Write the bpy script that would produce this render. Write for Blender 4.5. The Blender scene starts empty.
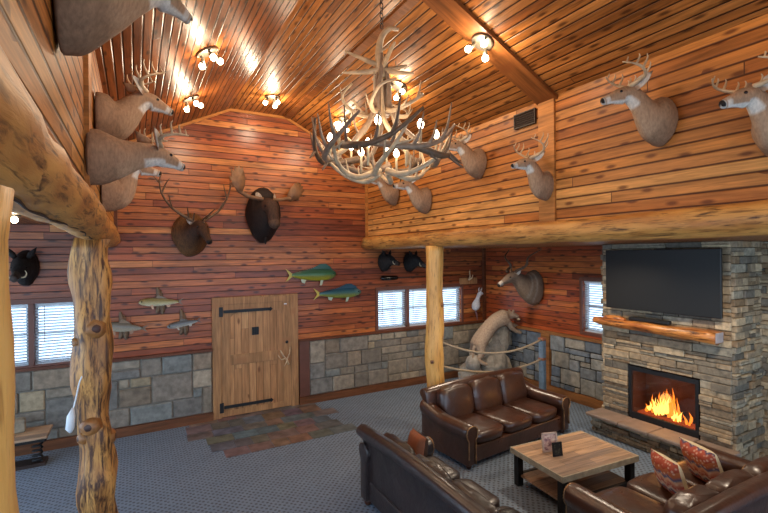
import bpy, math, random
from mathutils import Vector, Matrix, noise
random.seed(7)
PI=math.pi
S=bpy.context.scene
COL=S.collection
def R(d): return math.radians(d)
# ------------------------------------------------------------------ materials
class NT:
    def __init__(s,name):
        s.m=bpy.data.materials.new(name); s.m.use_nodes=True
        s.t=s.m.node_tree; s.n=s.t.nodes; s.b=s.n['Principled BSDF']
    def node(s,t,**k):
        n=s.n.new(t)
        for a,v in k.items(): setattr(n,a,v)
        return n
    def put(s,sock,v):
        if isinstance(v,bpy.types.NodeSocket): s.t.links.new(v,sock)
        elif isinstance(v,bpy.types.Node): s.t.links.new(v.outputs[0],sock)
        elif v is not None:
            if hasattr(sock.default_value,'__len__') and not isinstance(v,(int,float)):
                v=tuple(v)
                if len(sock.default_value)==4 and len(v)==3: v=v+(1,)
            sock.default_value=v
    def math(s,op,a,b=None,c=None):
        n=s.node('ShaderNodeMath',operation=op); s.put(n.inputs[0],a)
        if b is not None: s.put(n.inputs[1],b)
        if c is not None: s.put(n.inputs[2],c)
        return n.outputs[0]
    def mix(s,fac,a,b,mode='MIX'):
        n=s.node('ShaderNodeMix',data_type='RGBA',blend_type=mode); s.put(n.inputs[0],fac); s.put(n.inputs[6],a); s.put(n.inputs[7],b)
        return n.outputs[2]
    def ramp(s,fac,stops):
        n=s.node('ShaderNodeValToRGB'); s.put(n.inputs[0],fac); e=n.color_ramp.elements
        while len(e)<len(stops): e.new(.5)
        for i,(p,c) in enumerate(stops):
            e[i].position=p; e[i].color=(c,c,c,1) if isinstance(c,(int,float)) else tuple(c)+(1,)
        return n.outputs[0]
    def noise(s,vec,scale,detail=3,rough=.55,dist=0):
        n=s.node('ShaderNodeTexNoise'); s.put(n.inputs['Vector'],vec); n.inputs['Scale'].default_value=scale
        n.inputs['Detail'].default_value=detail; n.inputs['Roughness'].default_value=rough; n.inputs['Distortion'].default_value=dist
        return n.outputs[0]
    def pos(s): return s.node('ShaderNodeNewGeometry').outputs['Position']
    def obj(s): return s.node('ShaderNodeTexCoord').outputs['Object']
    def vmul(s,v,k):
        n=s.node('ShaderNodeVectorMath',operation='MULTIPLY'); s.put(n.inputs[0],v); s.put(n.inputs[1],k); return n.outputs[0]
    def bump(s,h,strength=.5,dist=.01):
        n=s.node('ShaderNodeBump'); n.inputs['Strength'].default_value=strength; n.inputs['Distance'].default_value=dist
        s.put(n.inputs['Height'],h); s.t.links.new(n.outputs[0],s.b.inputs['Normal'])
    def set(s,color=None,rough=None,metal=None,spec=None,coat=None,coatr=None):
        if color is not None: s.put(s.b.inputs['Base Color'],color)
        if rough is not None: s.put(s.b.inputs['Roughness'],rough)
        if metal is not None: s.b.inputs['Metallic'].default_value=metal
        if spec is not None: s.b.inputs['Specular IOR Level'].default_value=spec
        if coat is not None: s.b.inputs['Coat Weight'].default_value=coat
        if coatr is not None: s.b.inputs['Coat Roughness'].default_value=coatr
        return s
def c8(r,g,b):
    f=lambda v:((v/255+.055)/1.055)**2.4 if v>10 else v/255/12.92
    return (f(r),f(g),f(b))
def plain(name,rgb,rough=.5,metal=0,var=.12,scale=8,spec=.5):
    q=NT(name); nz=q.noise(q.obj(),scale,3)
    f=q.ramp(nz,[(.3,1-var),(.7,1+0*var)])
    q.set(q.mix(1,rgb,f,'MULTIPLY'),rough,metal,spec); return q.m
def planks(name,u,v,w,cols,gap,rough=.3,knot=.5,bl=3.4,vs=1.0,grain=.5,bumpd=.006,gw=.05,spec=.3):
    q=NT(name); sep=q.node('ShaderNodeSeparateXYZ'); q.put(sep.inputs[0],q.pos())
    U=sep.outputs[u]; V=sep.outputs[v]
    V=q.math('MULTIPLY',V,vs/w)
    def comb(a,b,c=None):
        n=q.node('ShaderNodeCombineXYZ'); q.put(n.inputs[0],a); q.put(n.inputs[1],b)
        if c is not None: q.put(n.inputs[2],c)
        return n.outputs[0]
    row=q.math('FLOOR',V); fr=q.math('FRACT',V)
    wn=q.node('ShaderNodeTexWhiteNoise',noise_dimensions='1D'); q.put(wn.inputs['W'],row)
    us=q.math('DIVIDE',q.math('ADD',U,q.math('MULTIPLY',wn.outputs['Value'],bl*7)),bl); seg=q.math('FLOOR',us); fu=q.math('FRACT',us)
    w2=q.node('ShaderNodeTexWhiteNoise',noise_dimensions='2D'); q.put(w2.inputs['Vector'],comb(row,seg))
    rnd=w2.outputs['Value']
    n_=len(cols); board=q.ramp(rnd,[((k+.5)/n_,c) for k,c in enumerate(cols)])
    edge=q.math('MINIMUM',fr,q.math('SUBTRACT',1,fr)); eu=q.math('MULTIPLY',q.math('MINIMUM',fu,q.math('SUBTRACT',1,fu)),bl/w)
    gl=q.ramp(q.math('MINIMUM',edge,q.math('MULTIPLY',eu,2.2)),[(gw*.35,1),(gw,0)])
    off=q.math('MULTIPLY',rnd,37)
    g=q.noise(comb(q.math('MULTIPLY',U,2.4),q.math('MULTIPLY',V,34*w),off),1,4,.6,.5)
    col=q.mix(1,board,q.ramp(g,[(.3,1-grain),(.62,1.05)]),'MULTIPLY')
    b2=q.noise(comb(q.math('MULTIPLY',U,1.1),q.math('MULTIPLY',V,9*w),off),1,3)
    col=q.mix(1,col,q.ramp(b2,[(.3,.66),(.65,1.12)]),'MULTIPLY')
    vo=q.node('ShaderNodeTexVoronoi',feature='F1',voronoi_dimensions='2D'); vo.inputs['Scale'].default_value=1
    q.put(vo.inputs['Vector'],comb(q.math('ADD',q.math('MULTIPLY',U,3.0),q.math('MULTIPLY',row,7.3)),V))
    kf=q.ramp(vo.outputs['Distance'],[(.09,1),(.24,0)])
    rs=q.node('ShaderNodeSeparateColor'); q.put(rs.inputs[0],vo.outputs['Color'])
    kf=q.math('MULTIPLY',kf,q.math('GREATER_THAN',rs.outputs[0],1-knot))
    col=q.mix(q.math('MULTIPLY',kf,.78),col,(gap[0]*1.8,gap[1]*1.6,gap[2]*1.6))
    col=q.mix(q.math('MULTIPLY',gl,.92),col,gap)
    q.set(col,rough,0,spec)
    h=q.math('SUBTRACT',q.math('MULTIPLY',g,.12),gl)
    q.bump(h,.7,bumpd); return q.m
def vcol(name,rough=.8,scale=60,var=.35,bump=.3,stretch=(1,1,1),spec=.3):
    q=NT(name); a=q.node('ShaderNodeVertexColor',layer_name='Col')
    nz=q.noise(q.vmul(q.obj(),stretch),scale,3,.6)
    q.set(q.mix(1,a.outputs[0],q.ramp(nz,[(.3,1-var),(.7,1.08)]),'MULTIPLY'),rough,0,spec)
    if bump: q.bump(nz,bump,.004)
    return q.m
def logmat(name,ax,ca,cb,cd,rough=.4,dark=.5):
    q=NT(name); st=[14,14,14]; st[ax]=1.8
    p=q.obj(); g=q.noise(q.vmul(p,st),1.6,5,.65,.6)
    st2=[6,6,6]; st2[ax]=1.2
    g2=q.noise(q.vmul(p,st2),1.3,3,.6,.3)
    st3=[34,34,34]; st3[ax]=2.6
    g3=q.noise(q.vmul(p,st3),1.5,3,.6,.2)
    col=q.mix(q.ramp(g2,[(.38,0),(.62,1)]),ca,cb)
    col=q.mix(q.ramp(g,[(dark-.03,0),(dark+.12,1)]),cd,col)
    col=q.mix(q.ramp(g3,[(.33,.6),(.44,0)]),col,cd)
    q.set(col,rough,0,.45); q.bump(g,.5,.007); return q.m
M={}
RED=[c8(140,68,36),c8(182,98,50),c8(156,76,40),c8(206,132,72),c8(146,72,42),c8(170,90,48),c8(194,112,56),c8(130,64,40)]
RD2=[c8(140,62,32),c8(184,92,44),c8(156,70,36),c8(204,116,56),c8(146,64,34),c8(172,82,42)]
PIN=[c8(194,122,58),c8(212,140,72),c8(178,104,46),c8(202,128,60),c8(166,94,42),c8(220,152,82)]
CEI=[c8(180,112,54),c8(150,88,40),c8(196,126,64),c8(164,98,46),c8(140,80,36),c8(186,118,58)]
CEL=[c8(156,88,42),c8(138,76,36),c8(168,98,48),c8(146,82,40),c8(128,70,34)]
M['back']=planks('cedar_wall_boards',0,2,.118,RED,c8(36,14,9),.33,.5,3.4,1,.5,.006,.08,.4)
M['side']=planks('pine_wall_boards',1,2,.118,PIN,c8(64,28,10),.42,.45,7,1,.42,.006,.11,.25)
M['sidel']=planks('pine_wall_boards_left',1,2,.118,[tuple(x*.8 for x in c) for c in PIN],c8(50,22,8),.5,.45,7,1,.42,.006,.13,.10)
M['sidelow']=planks('red_cedar_side_boards',1,2,.118,RD2,c8(34,12,8),.3,.5,3.4,1,.5,.006,.07,.45)
M['ceil']=planks('pine_ceiling_boards',1,0,.092,CEI,c8(40,18,7),.36,.5,6,1,.5,.008,.12,.2)
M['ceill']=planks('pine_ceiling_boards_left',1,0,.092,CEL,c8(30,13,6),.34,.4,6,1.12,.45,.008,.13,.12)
def one(n,u,v,c,rough=.45): return planks(n,u,v,.7,[c,tuple(x*.88 for x in c)],tuple(x*.4 for x in c),rough,.5,5,1,.4,.001,.004)
M['trimw']=one('pine_trim',1,2,c8(190,122,60)); M['trimd']=one('dark_cedar_trim',0,2,c8(112,64,40)); M['beam']=one('pine_beam_board',0,1,c8(142,84,42),.38)
M['base']=one('baseboard_wood',0,2,c8(122,76,48)); M['basey']=one('baseboard_wood_side',1,2,c8(156,104,60))
M['doorw']=planks('oak_door_boards',2,0,.135,[c8(190,140,94),c8(170,120,78),c8(200,152,104),c8(180,128,84)],c8(76,48,28),.5,.15,4,1,.3,.004,.04)
M['doorf']=one('oak_door_frame',2,0,c8(180,132,88),.5)
M['logv']=logmat('peeled_log_upright',2,c8(204,148,80),c8(164,108,52),c8(74,42,22),.45,.44)
M['logy']=logmat('peeled_log_lengthwise',1,c8(206,148,76),c8(172,112,52),c8(76,44,20),.5,.36)
M['loglite']=logmat('pale_peeled_log',2,c8(228,174,96),c8(208,150,74),c8(134,82,36),.42,.3)
M['mantel']=logmat('mantel_log',1,c8(206,138,70),c8(170,96,44),c8(70,34,16),.35,.4)
M['knot']=plain('dark_knot_wood',c8(74,36,18),.45,0,.5,30)
M['knotr']=plain('knot_ring_wood',c8(158,104,54),.45,0,.4,30)
M['stone']=vcol('wainscot_stone',.72,9,.45,.5,(1,1,1),.4)
M['ledge']=vcol('ledge_stone',.65,14,.5,.5,(1,1,1),.45)
M['mortar']=plain('mortar',c8(128,122,112),.9,0,.3,20)
M['mortard']=plain('dark_joint',c8(58,52,46),.9,0,.3,20)
M['slab']=plain('hearth_slab_stone',c8(150,130,116),.6,0,.35,5)
M['fur']=vcol('animal_hide',.8,45,.3,.4,(1,1,.35))
M['darkfur']=vcol('dark_hide',.75,40,.6,.6,(1,1,.3))
M['fish']=vcol('painted_fish_skin',.28,70,.25,.1,(1,1,1),.5)
M['bone']=plain('antler_bone',c8(150,122,98),.5,0,.45,14)
M['bonel']=plain('pale_antler',c8(206,174,136),.45,0,.5,10)
M['boned']=plain('brown_antler',c8(112,84,60),.55,0,.5,14)
M['boneg']=plain('dark_moose_antler',c8(138,98,66),.55,0,.5,10)
M['horn']=plain('dark_spiral_horn',c8(96,72,54),.4,0,.5,18)
M['tusk']=plain('ivory_tusk',c8(220,205,170),.4,0,.1)
M['black']=plain('glossy_black',c8(14,12,12),.15,0,.1)
M['iron']=plain('black_wrought_iron',c8(30,32,36),.5,.3,.2,20)
M['blackm']=plain('matt_black_metal',c8(26,24,24),.45,.2,.2)
M['plate']=plain('board_plaque',c8(120,72,40),.5,0,.3)
M['drift']=plain('weathered_driftwood',c8(120,96,74),.8,0,.5,22)
M['nickel']=plain('brushed_nickel',c8(120,112,100),.35,.8,.1)
M['white']=plain('white_paint',c8(214,218,222),.4,0,.04)
M['blind']=plain('white_blind_slat',c8(226,232,238),.5,0,.04)
M['blind'].node_tree.nodes['Principled BSDF'].inputs['Transmission Weight'].default_value=.35; M['blind'].node_tree.nodes['Principled BSDF'].inputs['Roughness'].default_value=.9
M['winf']=plain('red_brown_window_frame',c8(104,62,48),.5,0,.2)
M['vinyl']=plain('grey_window_sash',c8(130,132,136),.4,0,.06)
M['screen']=plain('dark_screen_glass',c8(30,30,30),.42,0,.02,2,.3)
M['rope']=plain('tan_rope',c8(170,150,124),.9,0,.4,60)
M['bluepost']=plain('grey_blue_post',c8(112,134,154),.6,0,.4,12)  # mottled grey-blue over the whole rail post shaft
M['rock']=plain('boulder_rock',c8(150,136,118),.85,0,.6,6)
M['shade']=plain('dark_interior',c8(44,26,18),.7,0,.3,4)
def leather(name,rgb,rough=.3):
    q=NT(name); p=q.obj(); a=q.noise(p,3.2,4,.6,.3); b=q.noise(p,160,2)
    col=q.mix(q.ramp(a,[(.35,0),(.65,1)]),tuple(x*.52 for x in rgb),rgb)
    q.set(col,q.ramp(a,[(.3,rough+.1),(.7,rough-.06)]),0,.6,.25,.2)
    q.bump(q.math('ADD',q.math('MULTIPLY',a,1.2),q.math('MULTIPLY',b,.05)),.5,.03); return q.m
M['leather']=leather('brown_leather',c8(74,42,27),.32)
M['leatherd']=leather('dark_navy_brown_leather',c8(46,33,32),.36)
M['nail']=plain('brass_nailhead',c8(160,122,84),.35,.5,.1)
# carpet
q=NT('blue_grey_patterned_carpet'); p=q.pos()
rot=q.node('ShaderNodeMapping'); q.put(rot.inputs[0],p); rot.inputs['Rotation'].default_value=(0,0,R(45)); rot.inputs['Scale'].default_value=(17,17,17)
vo=q.node('ShaderNodeTexVoronoi',feature='F1'); q.put(vo.inputs['Vector'],rot.outputs[0]); vo.inputs['Scale'].default_value=1; vo.inputs['Randomness'].default_value=.18
dot=q.ramp(vo.outputs['Distance'],[(.2,0),(.36,1)])
base=q.mix(q.noise(p,3,4),c8(104,120,140),c8(124,140,158))
col=q.mix(dot,c8(80,84,94),base)
col=q.mix(1,col,q.ramp(q.noise(p,200,2),[(.3,.8),(.7,1.1)]),'MULTIPLY')
q.set(col,.9,0,.3); q.bump(dot,.4,.008); M['carpet']=q.m
# glass
q=NT('window_glass'); q.n.remove(q.b); tr=q.node('ShaderNodeBsdfTransparent'); gl=q.node('ShaderNodeBsdfGlossy'); gl.inputs['Roughness'].default_value=.03
mx=q.node('ShaderNodeMixShader'); mx.inputs[0].default_value=.07; q.t.links.new(tr.outputs[0],mx.inputs[1]); q.t.links.new(gl.outputs[0],mx.inputs[2])
q.t.links.new(mx.outputs[0],q.n['Material Output'].inputs[0]); M['glass']=q.m
def emit(name,rgb,s):
    q=NT(name); q.set((0,0,0)); q.put(q.b.inputs['Emission Color'],rgb); q.b.inputs['Emission Strength'].default_value=s; return q.m
M['bulb']=emit('lit_warm_bulb',(1,.80,.5),22)
M['candle']=emit('lit_candle_bulb',(1,.82,.56),14)
M['flame1']=emit('orange_flame',(1,.20,.015),1.5)
M['flame2']=emit('yellow_flame',(1,.50,.08),2.4)
M['ember']=emit('glowing_ember',(1,.10,.01),.25)
# ------------------------------------------------------------------ mesh builder
class MB:
    def __init__(s): s.v=[];s.f=[];s.mi=[];s.c=[]
    def add(s,vs,fs,mi=0,col=(1,1,1)):
        o=len(s.v); s.v+=[tuple(v) for v in vs]; s.f+=[tuple(i+o for i in f) for f in fs]; s.mi+=[mi]*len(fs)
        s.c+=(list(col) if isinstance(col,list) else [col]*len(vs)); return s
    def box(s,c,sz,rz=0,mi=0,col=(1,1,1),m=None,bev=0):
        x,y,z=[a/2 for a in sz]
        if bev:
            b=min(bev,x*.9,y*.9,z*.9); vs=[];
            for sx in(-1,1):
                for sy in(-1,1):
                    for sz_ in(-1,1):
                        vs+=[(sx*x,sy*(y-b),sz_*(z-b)),(sx*(x-b),sy*y,sz_*(z-b)),(sx*(x-b),sy*(y-b),sz_*z)]
            I=lambda a,b_,c_,k:(a*4+b_*2+c_)*3+k
            fs=[]
            for a in(0,1):
                fs.append([I(a,0,0,0),I(a,1,0,0),I(a,1,1,0),I(a,0,1,0)][::(1 if a else -1)])
                fs.append([I(0,a,0,1),I(0,a,1,1),I(1,a,1,1),I(1,a,0,1)][::(1 if a else -1)])
                fs.append([I(0,0,a,2),I(1,0,a,2),I(1,1,a,2),I(0,1,a,2)][::(1 if a else -1)])
            for a in(0,1):
                for b_ in(0,1):
                    fs.append([I(a,b_,0,0),I(a,b_,1,0),I(a,b_,1,1),I(a,b_,0,1)])
                    fs.append([I(a,0,b_,0),I(a,1,b_,0),I(a,1,b_,2),I(a,0,b_,2)])
                    fs.append([I(0,a,b_,1),I(1,a,b_,1),I(1,a,b_,2),I(0,a,b_,2)])
                    for c_ in(0,1): fs.append([I(a,b_,c_,0),I(a,b_,c_,1),I(a,b_,c_,2)])
            # orient outward
            ff=[]
            for f in fs:
                p=[Vector(vs[i]) for i in f]; n=(p[1]-p[0]).cross(p[2]-p[0]); ce=sum(p,Vector())/len(p)
                ff.append(f if n.dot(ce)>0 else f[::-1])
            fs=ff
        else:
            vs=[(-x,-y,-z),(x,-y,-z),(x,y,-z),(-x,y,-z),(-x,-y,z),(x,-y,z),(x,y,z),(-x,y,z)]
            fs=[(0,3,2,1),(4,5,6,7),(0,1,5,4),(1,2,6,5),(2,3,7,6),(3,0,4,7)]
        if m is None: m=Matrix.Rotation(rz,3,'Z')
        c=Vector(c); return s.add([m@Vector(v)+c for v in vs],fs,mi,col)
    def bb(s,x0,x1,y0,y1,z0,z1,**k): return s.box(((x0+x1)/2,(y0+y1)/2,(z0+z1)/2),(abs(x1-x0),abs(y1-y0),abs(z1-z0)),**k)
    def prism(s,poly,d,mi=0,col=(1,1,1)):
        # poly: 3-D points (coplanar), extruded by vector d
        n=len(poly); d=Vector(d); a=[Vector(p) for p in poly]
        nrm=Vector()
        for i in range(n): nrm+=a[i].cross(a[(i+1)%n])
        if nrm.dot(d)>0: a=a[::-1]
        vs=a+[p+d for p in a]
        fs=[tuple(range(n)),tuple(range(2*n-1,n-1,-1))]+[(i+n,(i+1)%n+n,(i+1)%n,i)[::1] for i in range(n)]
        return s.add(vs,fs,mi,col)
    def rings(s,rs,cap=True,mi=0,cols=None,closed=False):
        n=len(rs[0]); vs=[p for r in rs for p in r]; fs=[]
        m=len(rs)
        for i in range(m if closed else m-1):
            for j in range(n):
                a=i*n+j; b=i*n+(j+1)%n; i2=(i+1)%m
                fs.append((a,b,i2*n+(j+1)%n,i2*n+j))
        if cap and not closed: fs+=[tuple(range(n-1,-1,-1)),tuple(range((m-1)*n,m*n))]
        return s.add(vs,fs,mi,cols if cols else (1,1,1))
    def tube(s,path,rad,n=8,mi=0,col=(1,1,1),cap=True,closed=False,wob=0):
        P_=[Vector(p) for p in path]; m=len(P_)
        if isinstance(rad,(int,float)): rad=[rad]*m
        rs=[]; prev=None
        for i in range(m):
            if closed: t=P_[(i+1)%m]-P_[i-1]
            else: t=P_[min(i+1,m-1)]-P_[max(i-1,0)]
            t=t.normalized() if t.length>1e-9 else Vector((0,0,1))
            if prev is None:
                ref=Vector((0,0,1)) if abs(t.z)<.9 else Vector((1,0,0)); u=t.cross(ref).normalized()
            else:
                u=(prev-t*prev.dot(t)); u=u.normalized() if u.length>1e-6 else t.orthogonal().normalized()
            prev=u; w=t.cross(u)
            ring=[]
            for j in range(n):
                a=2*PI*j/n; r=rad[i]
                if wob: r*=1+wob*noise.noise(Vector((P_[i].x*3+math.cos(a)*1.3,P_[i].y*3+math.sin(a)*1.3,P_[i].z*3)))
                ring.append(P_[i]+u*(math.cos(a)*r)+w*(math.sin(a)*r))
            rs.append(ring)
        return s.rings(rs,cap,mi,[col]*(m*n),closed)
    def ell(s,c,r,seg=12,ring=8,mi=0,col=(1,1,1),m=None,fn=None):
        rs=[]
        c=Vector(c)
        for i in range(ring+1):
            a=-PI/2+PI*i/ring; rr=max(math.cos(a),.02)
            rs.append([Vector((math.cos(2*PI*j/seg)*rr*r[0],math.sin(2*PI*j/seg)*rr*r[1],math.sin(a)*r[2])) for j in range(seg)])
        if fn: rs=[[fn(p) for p in q_] for q_ in rs]
        if m is not None: rs=[[m@p for p in q_] for q_ in rs]
        rs=[[p+c for p in q_] for q_ in rs]
        return s.rings(rs,True,mi,[col]*(len(rs)*seg))
    def xf(s,m): s.v=[tuple(m@Vector(v)) for v in s.v]; return s
    def build(s,name,mats,parent=None,smooth=False,loc=None,bev=0,sub=0,kind=None):
        me=bpy.data.meshes.new(name); me.from_pydata(s.v,[],s.f)
        if not isinstance(mats,(list,tuple)): mats=[mats]
        for m in mats: me.materials.append(m)
        me.polygons.foreach_set('material_index',s.mi)
        if smooth: me.polygons.foreach_set('use_smooth',[True]*len(s.f))
        if any(c!=(1,1,1) for c in s.c):
            ca=me.color_attributes.new('Col','FLOAT_COLOR','POINT')
            ca.data.foreach_set('color',[x for c in s.c for x in (c[0],c[1],c[2],1)])
        me.validate(); me.update()
        o=bpy.data.objects.new(name,me); COL.objects.link(o)
        if parent: o.parent=parent
        if loc: o.location=loc
        if bev:
            b=o.modifiers.new('b','BEVEL'); b.width=bev; b.segments=2; b.limit_method='ANGLE'
        if sub:
            b=o.modifiers.new('s','SUBSURF'); b.levels=sub; b.render_levels=sub
        if kind: o['kind']=kind
        return o
def cat(pts,k=4):
    P_=[Vector(p) for p in pts]; out=[]
    for i in range(len(P_)-1):
        a=P_[max(i-1,0)];b=P_[i];c=P_[i+1];d=P_[min(i+2,len(P_)-1)]
        for j in range(k):
            t=j/k; out.append(.5*((2*b)+(c-a)*t+(2*a-5*b+4*c-d)*t*t+(3*b-a-3*c+d)*t**3))
    out.append(P_[-1]); return out
def lin(vals,k=4):
    out=[]
    for i in range(len(vals)-1):
        for j in range(k):
            t=j/k; out.append(tuple(a*(1-t)+b*t for a,b in zip(vals[i],vals[i+1])) if isinstance(vals[i],tuple) else vals[i]*(1-t)+vals[i+1]*t)
    out.append(vals[-1]); return out
def empty(name,loc,rz=0,label=None,cat_=None,group=None,kind=None,sc=1):
    o=bpy.data.objects.new(name,None); COL.objects.link(o); o.location=loc; o.rotation_euler=(0,0,rz); o.empty_display_size=.1; o.scale=(sc,sc,sc)
    return tag(o,label,cat_,group,kind)
def tag(o,label=None,cat_=None,group=None,kind=None):
    if label: o['label']=label
    if cat_: o['category']=cat_
    if group: o['group']=group
    if kind: o['kind']=kind
    return o
def struct(o): o['kind']='structure'; return o
def copy_tree(o,parent=None):
    c=o.copy(); COL.objects.link(c); c.parent=parent
    for ch in list(o.children): copy_tree(ch,c)
    return c
# ------------------------------------------------------------------ key dimensions
XL=-.30; XR=4.476; YB=8.75; X2=7.84; X3=7.0
ZF=5.80; FL=1.59; FR=2.67; K=.487   # flat strip of the ceiling and slope
ZE=ZF-K*(XR-FR); ZA=3.15
XW=-4.2; Y0=-2.5
# ------------------------------------------------------------------ camera
a=R(29.217); f=445.4; roll=.010
r=Vector((math.cos(a),-math.sin(a),0)); up=Vector((0,0,1)); fw=Vector((math.sin(a),math.cos(a),0))
upc=(up+roll*r).normalized(); rc=(r-roll*up).normalized()
cam=bpy.data.cameras.new('camera'); co=bpy.data.objects.new('camera',cam); COL.objects.link(co)
mw=Matrix((rc,upc,-fw)).transposed().to_4x4(); mw.translation=Vector((0,0,3)); co.matrix_world=mw
cam.sensor_width=36; cam.lens=36*f/768; cam.shift_y=-1.06/768; cam.clip_start=.02
S.camera=co
# ------------------------------------------------------------------ room
def holes(mb,u0,u1,z0,z1,hs,fn):
    # fn(ua,ub,za,zb) adds a box
    us=sorted({u0,u1,*[h[0] for h in hs],*[h[1] for h in hs]}); zs=sorted({z0,z1,*[h[2] for h in hs],*[h[3] for h in hs]})
    for i in range(len(us)-1):
        for j in range(len(zs)-1):
            um=(us[i]+us[i+1])/2; zm=(zs[j]+zs[j+1])/2
            if not any(h[0]<um<h[1] and h[2]<zm<h[3] for h in hs): fn(us[i],us[i+1],zs[j],zs[j+1])
W1=(-2.22,-.62,1.34,2.30); W2=(4.72,7.08,1.34,2.21); W3=(4.98,5.86,1.44,2.45)
m=MB(); holes(m,XW,X2+.2,0,3.3,[W1,W2],lambda a,b,c,d:m.bb(a,b,YB,YB+.2,c,d))
m.prism([(XL-.2,YB,3.3),(XR+.2,YB,3.3),(XR+.2,YB,ZE-.1),(FR,YB,ZF),(FL,YB,ZF),(XL-.2,YB,ZF-K*(FL-XL)-.1)],(0,.2,0))
m.bb(XW,XL-.2,YB,YB+.2,3.3,3.8)
struct(m.build('wall_back',M['back']))
m=MB(); m.bb(XR,XR+.14,Y0,YB,3.16,ZE+.06); struct(m.build('wall_right_upper',M['side']))
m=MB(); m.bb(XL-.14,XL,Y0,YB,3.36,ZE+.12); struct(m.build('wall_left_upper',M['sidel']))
m=MB(); holes(m,Y0,YB,0,ZA,[W3],lambda a,b,c,d:m.bb(X2,X2+.2,a,b,c,d)); struct(m.build('wall_right_lower',M['sidelow']))
m=MB(); m.bb(XL-.14,XR+.14,Y0-.15,Y0,3.2,5.9); struct(m.build('wall_rear_upper',M['back']))
m=MB(); m.bb(XW-.6,X2+.2,Y0-1,YB+.2,-.2,0); struct(m.build('floor',M['carpet']))
e=.12
m=MB(); m.prism([(FL,Y0,ZF),(FR,Y0,ZF),(FR,Y0,ZF+e),(FL,Y0,ZF+e)],(0,YB-Y0+.1,0)); m.prism([(FR,Y0,ZF),(XR+.14,Y0,ZE-.14*K),(XR+.14,Y0,ZE+e),(FR,Y0,ZF+e)],(0,YB-Y0+.1,0))
struct(m.build('ceiling',M['ceil']))
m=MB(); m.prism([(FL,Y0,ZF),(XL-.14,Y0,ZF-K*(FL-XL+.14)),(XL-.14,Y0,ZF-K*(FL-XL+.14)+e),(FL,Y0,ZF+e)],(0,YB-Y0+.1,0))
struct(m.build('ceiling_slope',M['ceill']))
m=MB(); m.bb(XR-.0,X2+.2,Y0,YB,ZA,ZA+.1); struct(m.build('ceiling_alcove',M['ceil']))
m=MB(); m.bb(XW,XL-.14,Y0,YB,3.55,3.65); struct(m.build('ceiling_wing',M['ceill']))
# trims
tn=[0]
def trim(mb,mat):
    tn[0]+=1; return struct(mb.build('trim_%d'%tn[0],mat))
t=.02
trim(MB().bb(XR-.03,XR,3.70,3.94,3.35,ZE),M['trimw'])
trim(MB().bb(XL,XL+.03,3.70,3.94,3.42,ZE),M['trimw'])
m=MB()
def slab(x0,x1,y0,y1,th):
    def z(x): return ZF if FL<=x<=FR else (ZF-K*(x-FR) if x>FR else ZF-K*(FL-x))
    m.prism([(x0,y0,z(x0)),(x1,y0,z(x1)),(x1,y0,z(x1)-th),(x0,y0,z(x0)-th)],(0,y1-y0,0))
slab(FR,XR,3.66,3.96,.05); slab(FL,FR,3.66,3.96,.05); slab(XL,FL,3.66,3.96,.05); trim(m,M['beam'])
m=MB(); slab(FR-.05,FR+.05,Y0,YB,.02); trim(m,M['beam'])
m=MB()
for (x0,x1) in ((XL,FL),(FL,FR),(FR,XR)): slab(x0,x1,YB-.03,YB,.05)
trim(m,M['trimw'])
trim(MB().bb(XR-.05,XR,YB-.05,YB,3.4,ZE-.02),M['trimw'])
trim(MB().bb(XL,XL+.05,YB-.05,YB,3.4,ZE-.02),M['trimd'])
trim(MB().bb(X2-.07,X2,YB-.07,YB,1.32,ZA),M['trimd'])
def sill(x0,x1): trim(MB().bb(x0,x1,YB-.09,YB,1.27,1.315),M['trimd'])
sill(XW,1.23); sill(2.87,X2)
trim(MB().bb(X2-.09,X2,4.9,YB,1.27,1.33),M['basey'])
m=MB(); m.bb(2.88,3.09,YB-.07,YB,.16,1.27); trim(m,M['winf'])
m=MB(); m.bb(X2-.11,X2,6.62,6.84,.16,1.27); trim(m,M['basey'])
struct(MB().bb(XW,1.23,YB-.10,YB,0,.15).build('baseboard_back',M['base']))
struct(MB().bb(2.87,X2,YB-.10,YB,0,.15).build('baseboard_back_right',M['base']))
struct(MB().bb(X2-.12,X2,4.84,YB-.1,0,.17).build('baseboard_right',M['basey']))
# ------------------------------------------------------------------ stone work
def pick(pal): 
    c=random.choice(pal); k=random.uniform(.8,1.15); return tuple(min(1,x*k) for x in c)
PALW=[c8(148,136,120),c8(136,126,114),c8(154,138,112),c8(124,120,114),c8(164,150,130),c8(138,122,104),c8(130,132,128)]
PALC=[c8(170,148,118),c8(154,134,108),c8(132,120,102),c8(188,166,134),c8(146,120,90),c8(160,150,130),c8(112,104,92)]
PALB=[c8(136,140,142),c8(120,128,136),c8(150,148,140),c8(106,116,128),c8(160,152,138)]
def ashlar(u0,u1,z0,z1,cell,gap,pal,place,dep=(.03,.055)):
    nu=int(round((u1-u0)/cell)); nz=max(1,int(round((z1-z0)/cell))); du=(u1-u0)/nu; dz=(z1-z0)/nz
    occ=[[0]*nz for _ in range(nu)]
    for i in range(nu):
        for j in range(nz):
            if occ[i][j]: continue
            w,h=random.choice([(1,1),(2,1),(2,2),(3,2),(3,2),(2,3),(3,3),(4,2),(4,3),(2,2)])
            while w>1 and (i+w>nu or any(occ[i+k][j] for k in range(w))): w-=1
            while h>1 and (j+h>nz or any(occ[i+k][j+l] for k in range(w) for l in range(h))): h-=1
            for k in range(w):
                for l in range(h): occ[i+k][j+l]=1
            g=gap
            place(u0+i*du+g,u0+(i+w)*du-g,z0+j*dz+g,z0+(j+h)*dz-g,random.uniform(*dep),pick(pal))
m=MB(); pl=lambda a,b,c,d,t,col:m.box(((a+b)/2,YB-.02-t/2,(c+d)/2),(b-a,t,d-c),col=col,bev=.014)
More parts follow.
